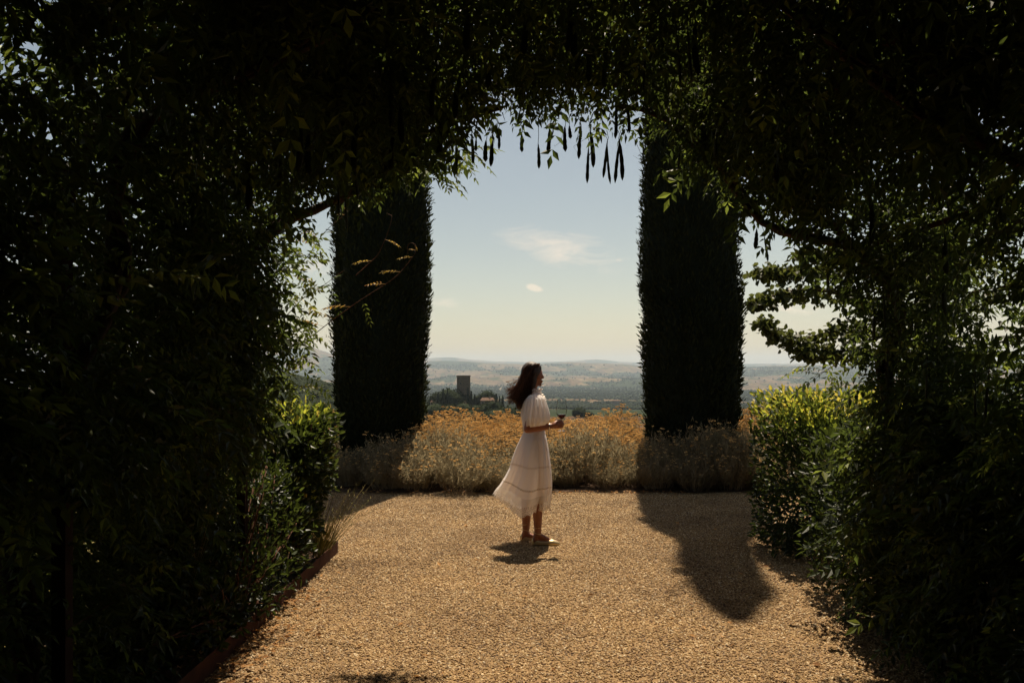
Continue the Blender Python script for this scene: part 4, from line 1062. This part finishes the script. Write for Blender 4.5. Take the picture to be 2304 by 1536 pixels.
m, N, L, out = new_mat('skin')
tc = N.new('ShaderNodeTexCoord'); nn_ = N.new('ShaderNodeTexNoise'); nn_.inputs['Scale'].default_value = 18; L.new(tc.outputs['Object'], nn_.inputs['Vector'])
rp = ramp(N, [(.3, (.21, .072, .036)), (.7, (.26, .095, .05))]); L.new(nn_.outputs[0], rp.inputs[0])
pb = N.new('ShaderNodeBsdfPrincipled'); pb.inputs['Roughness'].default_value = .5; L.new(rp.outputs[0], pb.inputs['Base Color'])
pb.inputs['Subsurface Weight'].default_value = .12; pb.inputs['Subsurface Radius'].default_value = (.02, .008, .004); pb.inputs['Subsurface Scale'].default_value = .5
L.new(pb.outputs[0], out.inputs[0]); M_SKIN = m

def cloth_mat(name, col, tr=.3, sheer=0.0, lace=False):
    m, N, L, out = new_mat(name)
    tc = N.new('ShaderNodeTexCoord')
    w = N.new('ShaderNodeTexNoise'); w.inputs['Scale'].default_value = 160; w.inputs['Detail'].default_value = 3; L.new(tc.outputs['Object'], w.inputs['Vector'])
    bp = N.new('ShaderNodeBump'); bp.inputs['Strength'].default_value = .25; bp.inputs['Distance'].default_value = .002; L.new(w.outputs[0], bp.inputs['Height'])
    pb = N.new('ShaderNodeBsdfPrincipled'); pb.inputs['Base Color'].default_value = (*col, 1); pb.inputs['Roughness'].default_value = .85
    pb.inputs['Specular IOR Level'].default_value = .2; L.new(bp.outputs[0], pb.inputs['Normal'])
    t = N.new('ShaderNodeBsdfTranslucent'); t.inputs['Color'].default_value = (col[0], col[1] * .95, col[2] * .88, 1)
    mx = N.new('ShaderNodeMixShader'); mx.inputs[0].default_value = tr; L.new(pb.outputs[0], mx.inputs[1]); L.new(t.outputs[0], mx.inputs[2])
    fin = mx.outputs[0]
    if sheer or lace:
        tp = N.new('ShaderNodeBsdfTransparent'); m2 = N.new('ShaderNodeMixShader')
        if lace:
            v = N.new('ShaderNodeTexVoronoi'); v.feature = 'DISTANCE_TO_EDGE'; v.inputs['Scale'].default_value = 75; L.new(tc.outputs['Object'], v.inputs['Vector'])
            mr = N.new('ShaderNodeMapRange'); mr.inputs[1].default_value = .10; mr.inputs[2].default_value = .2; mr.inputs[3].default_value = .08; mr.inputs[4].default_value = sheer
            L.new(v.outputs['Distance'], mr.inputs[0]); L.new(mr.outputs[0], m2.inputs[0])
        else: m2.inputs[0].default_value = sheer
        L.new(fin, m2.inputs[1]); L.new(tp.outputs[0], m2.inputs[2]); fin = m2.outputs[0]
    L.new(fin, out.inputs[0]); return m
M_DRESS = cloth_mat('white_cotton', (.92, .88, .86), .48)
M_SHEER = cloth_mat('sheer_cotton', (.86, .82, .78), .46, .14)
M_LACE = cloth_mat('white_lace', (.84, .79, .74), .42, .6, True)
M_TRIM = cloth_mat('cotton_trim', (.80, .74, .69), .4)
M_LACED = cloth_mat('openwork_lace', (.74, .66, .58), .4, .45, True)
M_HAIR = noise_mat('dark_brown_hair', (.018, .009, .006), (.045, .022, .013), 40, .6, 0)
M_HAIRL = leaf_mat('brown_hair_strand', [(0, (.018, .009, .006)), (.5, (.045, .021, .012)), (1, (.15, .07, .036))], (.42, .19, .09), .34, .5, .3)
m, N, L, out = new_mat('gold_leather'); pb = N.new('ShaderNodeBsdfPrincipled'); pb.inputs['Base Color'].default_value = (.55, .43, .24, 1)
pb.inputs['Metallic'].default_value = .45; pb.inputs['Roughness'].default_value = .33; L.new(pb.outputs[0], out.inputs[0]); M_GOLD = m
m, N, L, out = new_mat('silver'); pb = N.new('ShaderNodeBsdfPrincipled'); pb.inputs['Base Color'].default_value = (.8, .78, .74, 1)
pb.inputs['Metallic'].default_value = 1; pb.inputs['Roughness'].default_value = .2; L.new(pb.outputs[0], out.inputs[0]); M_SILV = m
m, N, L, out = new_mat('eye'); pb = N.new('ShaderNodeBsdfPrincipled'); pb.inputs['Base Color'].default_value = (.03, .018, .012, 1)
pb.inputs['Roughness'].default_value = .1; L.new(pb.outputs[0], out.inputs[0]); M_EYE = m

NEAR, FAR_ = -.115, .135            # depth of her right (near) and left (far) leg
mb = MB()
# head and face, looking to the right
ellipsoid(mb, U(420, 178), (.086, .071, .095))
ellipsoid(mb, U(437, 215), (.054, .056, .076), .12)
ellipsoid(mb, U(452, 190), (.047, .056, .06))
capsule(mb, U(448, 243), .038, U(465, 254), .021)
capsule(mb, U(478, 184), .0085, U(489, 207), .0105)
ellipsoid(mb, U(485, 211), (.012, .014, .008))
ellipsoid(mb, U(477, 230), (.014, .022, .007)); ellipsoid(mb, U(476, 238), (.013, .02, .007))
capsule(mb, U(473, 176, -.03), .011, U(476, 175, .03), .011)
for s in (-1, 1):
    ellipsoid(mb, U(418, 205, s * .07), (.016, .01, .03))
    ellipsoid(mb, U(455, 212, s * .036), (.026, .02, .024))
capsule(mb, U(416, 235), .050, U(408, 318), .053)
# torso, pelvis
capsule(mb, U(415, 366, -.10), .045, U(415, 366, .10), .045)
ellipsoid(mb, U(420, 420), (.088, .125, .15)); ellipsoid(mb, U(428, 500), (.078, .108, .12)); ellipsoid(mb, U(425, 640), (.092, .125, .13))
for s in (-1, 1): ellipsoid(mb, U(470, 415, s * .06), (.05, .052, .055))
# legs
def leg(hip, knee, ank, heel, toe, dy):
    capsule(mb, U(hip[0], hip[1], dy * .6), .08, U(knee[0], knee[1], dy * .85), .048)
    km = (knee[0] - 8, knee[1] + 75)
    capsule(mb, U(knee[0], knee[1], dy * .85), .047, U(km[0], km[1], dy), .051)
    capsule(mb, U(km[0], km[1], dy), .052, U(ank[0], ank[1], dy), .033)
    capsule(mb, U(ank[0], ank[1], dy), .033, U(heel[0], heel[1], dy), .028)
    capsule(mb, U(heel[0], heel[1], dy), .026, U(toe[0], toe[1], dy), .018)
    capsule(mb, U(ank[0] + 10, ank[1] + 25, dy), .03, U(toe[0] - 30, toe[1] - 3, dy), .02)
leg((430, 690), (458, 985), (452, 1255), (432, 1317), (575, 1322), NEAR)
leg((415, 690), (385, 985), (372, 1250), (352, 1298), (490, 1302), FAR_)
# right arm (towards the camera) bent at the elbow, forearm forward
AY = -.19
sh, el, wr = U(418, 368, -.15), U(384, 556, AY - .01), U(545, 536, AY + .03)
capsule(mb, sh, .043, el, .038); capsule(mb, el, .0385, (el + wr) / 2, .036); capsule(mb, (el + wr) / 2, .036, wr, .0245)
# right hand closed round the stem
HS = U(613, 520, AY + .055)                   # where the stem passes through the fingers
kn = U(582, 528, AY + .018)
capsule(mb, wr, .024, kn, .026); ellipsoid(mb, U(572, 530, AY + .026), (.036, .019, .034))
for q in range(4):
    v0 = 506 + q * 13.5; rr2 = (.0094, .0098, .0093, .0082)[q]; rl = (0, 4, 1, -6)[q]
    a_, b_, c_, d_ = U(586, v0 + 1, AY + .010), U(611 + rl, v0 - 1, AY + .022), U(623 + rl * .8, v0 + 1, AY + .050), U(611, v0 + 2, AY + .074)
    capsule(mb, a_, rr2 * 1.08, b_, rr2, 10); capsule(mb, b_, rr2, c_, rr2 * .92, 10); capsule(mb, c_, rr2 * .92, d_, rr2 * .8, 10)
capsule(mb, U(568, 515, AY + .04), .014, U(590, 502, AY + .058), .0115, 10); capsule(mb, U(590, 502, AY + .058), .0112, U(612, 499, AY + .068), .009, 10)
# left arm hangs on the far side
capsule(mb, U(418, 368, .15), .043, U(405, 540, .2), .036); capsule(mb, U(405, 540, .2), .036, U(425, 690, .19), .024); ellipsoid(mb, U(432, 725, .19), (.026, .015, .045))
for q in range(4): capsule(mb, U(424 + q * 7, 740, .19), .009, U(430 + q * 6, 785 - abs(q - 1.5) * 6, .185), .007, 10)
capsule(mb, U(440, 715, .185), .011, U(456, 745, .175), .008, 10)
porg = np.array([U(430, 1335)[0], PY0, 0.0])
person = remesh(mb, 'person', M_SKIN, porg, .0052, 4, .5)
person.location = porg; link(person)
tag(person, 'woman in a long white dress standing on the gravel holding a wine glass', 'person')
for s in (-1, 1):
    mb = MB(); ellipsoid(mb, U(474, 190, s * .031), (.008, .010, .006), 0, 8); mb.build('eye', M_EYE, person, True)

# dress: skirt blown back by the wind
NT, NA = 70, 120
tS = np.array([0, .1, .22, .36, .5, .64, .78, .9, 1.0])
vS = np.array([572, 625, 690, 765, 835, 905, 970, 1020, 1062])
uL = np.array([358, 332, 303, 278, 262, 232, 200, 174, 152])
uR = np.array([500, 512, 524, 533, 540, 546, 546, 540, 530])
bS = np.array([.112, .162, .180, .190, .20, .205, .21, .215, .22])
ths = np.linspace(0, 2 * np.pi, NA, endpoint=False)
def skirt_ring(t, grow=1.0):
    v, l_, r_, b_ = (np.interp(t, tS, q) for q in (vS, uL, uR, bS))
    c = np.cos(ths); s = np.sin(ths); c = np.sign(c) * np.abs(c) ** .8; s = np.sign(s) * np.abs(s) ** .72
    cu, au = (l_ + r_) / 2, (r_ - l_) / 2
    fold = (.02 + .15 * t ** 1.3) * np.sin(9 * ths + 2.4 * np.sin(ths * 2 + 1) - 1.8 * t) + .06 * t * np.sin(19 * ths + 5 * t + np.sin(ths * 3)) + .022 * np.sin(37 * ths + t) * (1 - .6 * t)
    x = cu + au * c * (1 + fold * .25) * grow
    bk = np.interp(c, [-1, -.6, 0, 1], [.35, .62, 1, 1])
    y = b_ * s * bk * (1 + fold) * grow + .012 * t * np.sin(5 * ths)
    dv = np.interp(c, [-1, -.75, -.45, -.15, .25, .6, 1], [-72, -38, 5, 46, 40, 22, 12]) * t ** 2.2
    xx = U(x, v + dv)[0] if False else (1060 + x / 3.0133 - 1152) / FPX * PY0
    zz = EYE - (780 + (v + dv) / 3.0133 - HOR) / FPX * PY0
    return np.stack([xx, PY0 + y, zz], -1)
mb = MB(); V, T, Q = loft_arrays(np.array([skirt_ring(t) for t in np.linspace(0, .80, NT)])); mb.add(V, T, Q)
skirt = mb.build('skirt', M_DRESS, person, True)
mb = MB(); V, T, Q = loft_arrays(np.array([skirt_ring(t) for t in np.linspace(.80, .9, 12)])); mb.add(V, T, Q)
mb.build('sheer_flounce', M_SHEER, person, True)
rings = [skirt_ring(t) for t in np.linspace(.9, 1.0, 12)]
for k in range(12): rings[k][:, 2] -= (k / 11) ** 2 * .022 * np.abs(np.sin(ths * 13))
mb = MB(); V, T, Q = loft_arrays(np.array(rings)); mb.add(V, T, Q); mb.build('lace_hem', M_LACE, person, True)
for (t0, t1, mt) in ((.415, .44, M_TRIM), (.69, .712, M_LACED)):
    mb = MB(); V, T, Q = loft_arrays(np.array([skirt_ring(t, 1.012) for t in np.linspace(t0, t1, 4)])); mb.add(V, T, Q); mb.build('lace_band', mt, person, True)
# bodice with a high ruffled collar
bv = np.array([(300, 405, 462, .060), (312, 400, 466, .066), (325, 390, 470, .095), (342, 368, 482, .145), (365, 352, 496, .158), (395, 342, 506, .155), (430, 337, 508, .145), (470, 338, 505, .132), (510, 346, 502, .118), (545, 352, 500, .108), (576, 357, 501, .101)])
vv = np.linspace(300, 576, 44); rings = []
for v in vv:
    l_, r_, b_ = (np.interp(v, bv[:, 0], bv[:, k]) for k in (1, 2, 3))
    f = 1 + .018 * np.sin(ths * 14 + v * .02) * np.clip((v - 330) / 100, 0, 1)
    x = (l_ + r_) / 2 + (r_ - l_) / 2 * np.cos(ths) * f
    rings.append(np.stack([(1060 + x / 3.0133 - 1152) / FPX * PY0, PY0 + b_ * np.sin(ths) * f, np.full(NA, EYE - (780 + v / 3.0133 - HOR) / FPX * PY0)], -1))
mb = MB(); V, T, Q = loft_arrays(np.array(rings)); mb.add(V, T, Q); mb.build('bodice', M_DRESS, person, True)
rings = []
for k, v in enumerate(np.linspace(306, 284, 8)):
    f = 1 + (.03 + .02 * k) * np.sin(ths * 16 + k * .3); au = 32 + k * 1.2; cu = 437 + k * .4
    rings.append(np.stack([(1060 + (cu + au * np.cos(ths) * f) / 3.0133 - 1152) / FPX * PY0, PY0 + (.060 + .002 * k) * np.sin(ths) * f, np.full(NA, EYE - (780 + v / 3.0133 - HOR) / FPX * PY0) + .004 * np.sin(ths * 9)], -1))
mb = MB(); V, T, Q = loft_arrays(np.array(rings)); mb.add(V, T, Q); mb.build('collar', M_DRESS, person, True)
mb = MB()       # ruffle down the front
for s in (-.018, .018):
    t = np.linspace(0, 1, 60); u_ = np.interp(t, [0, .3, 1], [468, 498, 512]); v_ = 305 + 130 * t
    a_ = np.array([U(x, y, s) for x, y in zip(u_ - 6, v_)]); b_ = np.array([U(x + 7 + 4 * math.sin(k * 1.1), y, s + .012 * math.sin(k * .9)) for k, (x, y) in enumerate(zip(u_, v_))])
    i = np.arange(59); mb.add(np.concatenate([a_, b_]), None, np.stack([i, i + 1, i + 61, i + 60], -1))
mb.build('front_ruffle', M_DRESS, person, True)
sv = np.array([(322, 402, 458), (334, 388, 480), (350, 379, 494), (380, 371, 506), (415, 365, 518), (450, 360, 527), (485, 357, 524), (508, 358, 512), (520, 362, 500), (528, 366, 492)])
for s in (-1, 1):
    rings = []
    for v in np.linspace(322, 528, 46):
        l_, r_ = (np.interp(v, sv[:, 0], sv[:, k]) for k in (1, 2)); w = (r_ - l_) / 2
        puff = np.interp(v, [322, 340, 400, 470, 510, 528], [.03, .055, .085, .092, .075, .055])
        g_ = np.interp(v, [322, 360, 470, 528], [.16, .08, .05, .13])
        f = 1 + g_ * np.sin(ths * 15 + .8 * np.sin(v * .03)) + .025 * np.sin(ths * 5 + v * .012)
        yc = np.interp(v, [322, 350, 528], [.135, .155, .185])
        x = (l_ + r_) / 2 + w * np.cos(ths) * f
        rings.append(np.stack([(1060 + x / 3.0133 - 1152) / FPX * PY0, PY0 + s * yc + puff * np.sin(ths) * f, np.full(NA, EYE - (780 + v / 3.0133 - HOR) / FPX * PY0) + (.012 * np.cos(ths) if v > 500 else 0)], -1))
    mb = MB(); V, T, Q = loft_arrays(np.array(rings), True, True, True); mb.add(V, T, Q); mb.build('puff_sleeve', M_DRESS, person, True)
rings = [skirt_ring(t, 1.02) for t in np.linspace(-.012, .02, 4)]
mb = MB(); V, T, Q = loft_arrays(np.array(rings)); mb.add(V, T, Q); mb.build('waistband', M_DRESS, person, True)

# hair: dark mass with loose strands streaming back in the wind
mb = MB()
ellipsoid(mb, U(408, 172), (.098, .084, .100))
ellipsoid(mb, U(382, 215), (.072, .082, .11))
ellipsoid(mb, U(442, 143), (.05, .066, .045))
capsule(mb, U(370, 240), .078, U(348, 320), .070); capsule(mb, U(348, 320), .068, U(330, 395), .040); capsule(mb, U(332, 380), .04, U(322, 415), .018)
capsule(mb, U(350, 270), .06, U(300, 345), .045)
ellipsoid(mb, U(415, 225, -.055), (.042, .030, .085)); ellipsoid(mb, U(415, 225, .055), (.042, .030, .085))
hair = remesh(mb, 'hair', M_HAIR, porg, .008, 4, .5); link(hair, person)
hm_ = MB()
g = np.random.default_rng(5)
for k in range(900):
    side = g.choice([-1, 1]); lift = g.random()
    u0, v0 = g.uniform(385, 468), g.uniform(112, 150)
    y0 = side * g.uniform(0, .06)
    loose = g.random() < .42
    if loose: end = (g.uniform(236, 300), g.uniform(280, 390)); midp = (g.uniform(325, 370), g.uniform(225, 285))
    else: end = (g.uniform(300, 395), g.uniform(330, 428)); midp = (g.uniform(345, 420), g.uniform(230, 270))
    ym = side * g.uniform(.05, .093); ye = side * g.uniform(0, .09)
    c = np.array([U(u0, v0, y0), U((u0 + midp[0]) / 2 - 14, v0 + 40, side * .088), U(*midp, ym), U((midp[0] + end[0]) / 2 + g.uniform(-6, 14), (midp[1] + end[1]) / 2 + 12, (ym + ye) / 2), U(end[0], end[1], ye)])
    tt = np.linspace(0, 1, 5); t2 = np.linspace(0, 1, 17)
    path = np.stack([np.interp(t2, tt, c[:, q]) for q in range(3)], -1)
    for _ in range(3): path[1:-1] = (path[:-2] + 2 * path[1:-1] + path[2:]) / 4
    ph = g.uniform(0, 6.28); amp = np.linspace(0, 1, 17) ** 1.6 * g.uniform(.006, .026)
    path[:, 0] += amp * np.sin(t2 * 16 + ph); path[:, 2] += amp * np.cos(t2 * 16 + ph)
    add_tube(hm_, path, np.linspace(.0028, .0011, 17) * g.uniform(.6, 1.2), 3, False, r=min(1, (.35 + .6 * g.random()) if loose else g.random() * .8))
for k in range(60):  # stray strands in the brightest tone, backlight put into their colour
    s0 = U(g.uniform(330, 370), g.uniform(200, 300), g.uniform(-.06, .06)); e = U(g.uniform(232, 300), g.uniform(225, 330), g.uniform(-.08, .08))
    t2 = np.linspace(0, 1, 12)[:, None]; path = s0 + (e - s0) * t2; path[:, 2] += .02 * np.sin(t2[:, 0] * 5 + k); add_tube(hm_, path, .0012, 3, False, r=1.0)
hm_.build('hair_strands', M_HAIRL, person, True)

# shoes, straps, bracelet
for (hu, tu, vs_, dy) in ((410, 603, 1343, NEAR), (331, 516, 1313, FAR_)):
    st = np.linspace(0, 1, 26); rings = []
    for t in st:
        x = hu + (tu - hu) * t
        w = np.interp(t, [0, .04, .15, .4, .68, .85, .95, 1], [.006, .022, .031, .029, .041, .034, .018, .003]); h = np.interp(t, [0, .04, .15, .3, .5, .62, .75, .9, 1], [.03, .056, .052, .036, .031, .042, .042, .028, .008])
        a = np.linspace(0, 2 * np.pi, 18, endpoint=False)
        y = w * np.cos(a); z = np.where(np.sin(a) > 0, h * np.abs(np.sin(a)) ** .7, -.012 * np.abs(np.sin(a)) ** .4)
        p = U(x, vs_, dy); rings.append(np.stack([np.full(18, p[0]), p[1] + y, p[2] + .012 + z], -1))
    mb = MB(); V, T, Q = loft_arrays(np.array(rings), True, True, True); mb.add(V, T, Q); sho = mb.build('shoe', M_GOLD, person, True)
    mb = MB()
    for (uu, vv_, rx, tilt) in ((448 if dy < 0 else 368, 1225 if dy < 0 else 1200, .037, .1), (450 if dy < 0 else 370, 1262 if dy < 0 else 1238, .039, -.25)):
        a = np.linspace(0, 2 * np.pi, 25); c = U(uu, vv_, dy)
        add_tube(mb, np.stack([c[0] + rx * np.cos(a), c[1] + rx * np.sin(a), c[2] + tilt * rx * np.cos(a)], -1), .0028, 5, False)
    mb.build('ankle_strap', M_GOLD, person, True)
a = np.linspace(0, 2 * np.pi, 25); c = U(530, 538, AY + .028); mb = MB()
add_tube(mb, np.stack([c[0] + .004 * np.sin(a), c[1] + .031 * np.cos(a), c[2] + .031 * np.sin(a)], -1), .0032, 6, False); mb.build('bracelet', M_SILV, person, True)

# wine glass: thin-walled bowl, stem, foot, and the wine in it
m, N, L, out = new_mat('clear_glass'); gt = N.new('ShaderNodeBsdfTransparent'); gt.inputs['Color'].default_value = (.93, .94, .93, 1)
gg = N.new('ShaderNodeBsdfGlossy'); gg.inputs['Roughness'].default_value = .02
lw = N.new('ShaderNodeLayerWeight'); lw.inputs['Blend'].default_value = .085
gmix = N.new('ShaderNodeMixShader'); L.new(lw.outputs['Fresnel'], gmix.inputs[0]); L.new(gt.outputs[0], gmix.inputs[1]); L.new(gg.outputs[0], gmix.inputs[2])
L.new(gmix.outputs[0], out.inputs[0]); M_GLASS = m
m, N, L, out = new_mat('red_wine'); pb = N.new('ShaderNodeBsdfPrincipled'); pb.inputs['Base Color'].default_value = (.06, .004, .007, 1); pb.inputs['Roughness'].default_value = .05
pb.inputs['Transmission Weight'].default_value = .5; pb.inputs['IOR'].default_value = 1.33; L.new(pb.outputs[0], out.inputs[0]); M_WINE = m
gx_, gy_, gz0 = HS[0], HS[1], U(613, 561)[2]
wg = empty('wine_glass', (gx_, gy_, gz0)); tag(wg, 'stemmed glass of red wine in the hand of the woman', 'glass')
def lathe(mb, prof, n=32, cap1=True):
    a = np.linspace(0, 2 * np.pi, n, endpoint=False)
    rings = np.array([np.stack([gx_ + r_ * np.cos(a), gy_ + r_ * np.sin(a), np.full(n, z_)], -1) for r_, z_ in prof])
    V, T, Q = loft_arrays(rings, True, True, cap1); mb.add(V, T, Q)
def zu(v): return U(613, v)[2]
outer = [(.001, 491), (.010, 488), (.022, 480), (.034, 466), (.043, 448), (.0475, 430), (.0480, 414), (.046, 396), (.042, 376), (.038, 358)]
mb = MB(); lathe(mb, [(r_, zu(v)) for r_, v in outer], cap1=False); mb.build('bowl', M_GLASS, wg, True)
mb = MB(); lathe(mb, [(.005, zu(490)), (.0042, zu(500)), (.0038, zu(525)), (.0042, zu(550)), (.008, zu(557)), (.022, zu(559.5)), (.036, zu(561)), (.036, zu(562)), (.001, zu(562))]); mb.build('stem', M_GLASS, wg, True)
mb = MB(); a = np.linspace(0, 2 * np.pi, 33); add_tube(mb, np.stack([gx_ + .038 * np.cos(a), gy_ + .038 * np.sin(a), np.full(33, zu(358))], -1), .0009, 5, False); mb.build('rim', M_GLASS, wg, True)
win = [(.001, 484.5), (.010, 482), (.0205, 476), (.0315, 464), (.0395, 452)]
mb = MB(); lathe(mb, [(r_ - .001 if r_ > .01 else r_, zu(v)) for r_, v in win]); mb.build('wine', M_WINE, wg, True)

# ------------------------------------------------------------------ the hazy air over the valley
HZ = 23500.0
mb = MB(); add_box(mb, (0, 0, 80), (2 * HZ, 2 * HZ, 520))
m, N, L, out = new_mat('hazy_air')
pv = N.new('ShaderNodeVolumePrincipled'); pv.inputs['Color'].default_value = (.60, .72, .86, 1); pv.inputs['Density'].default_value = 5.8e-5; pv.inputs['Anisotropy'].default_value = .35
L.new(pv.outputs[0], out.inputs['Volume'])
hz = mb.build('haze', m)
tag(hz, 'summer haze over the valley', kind='stuff')
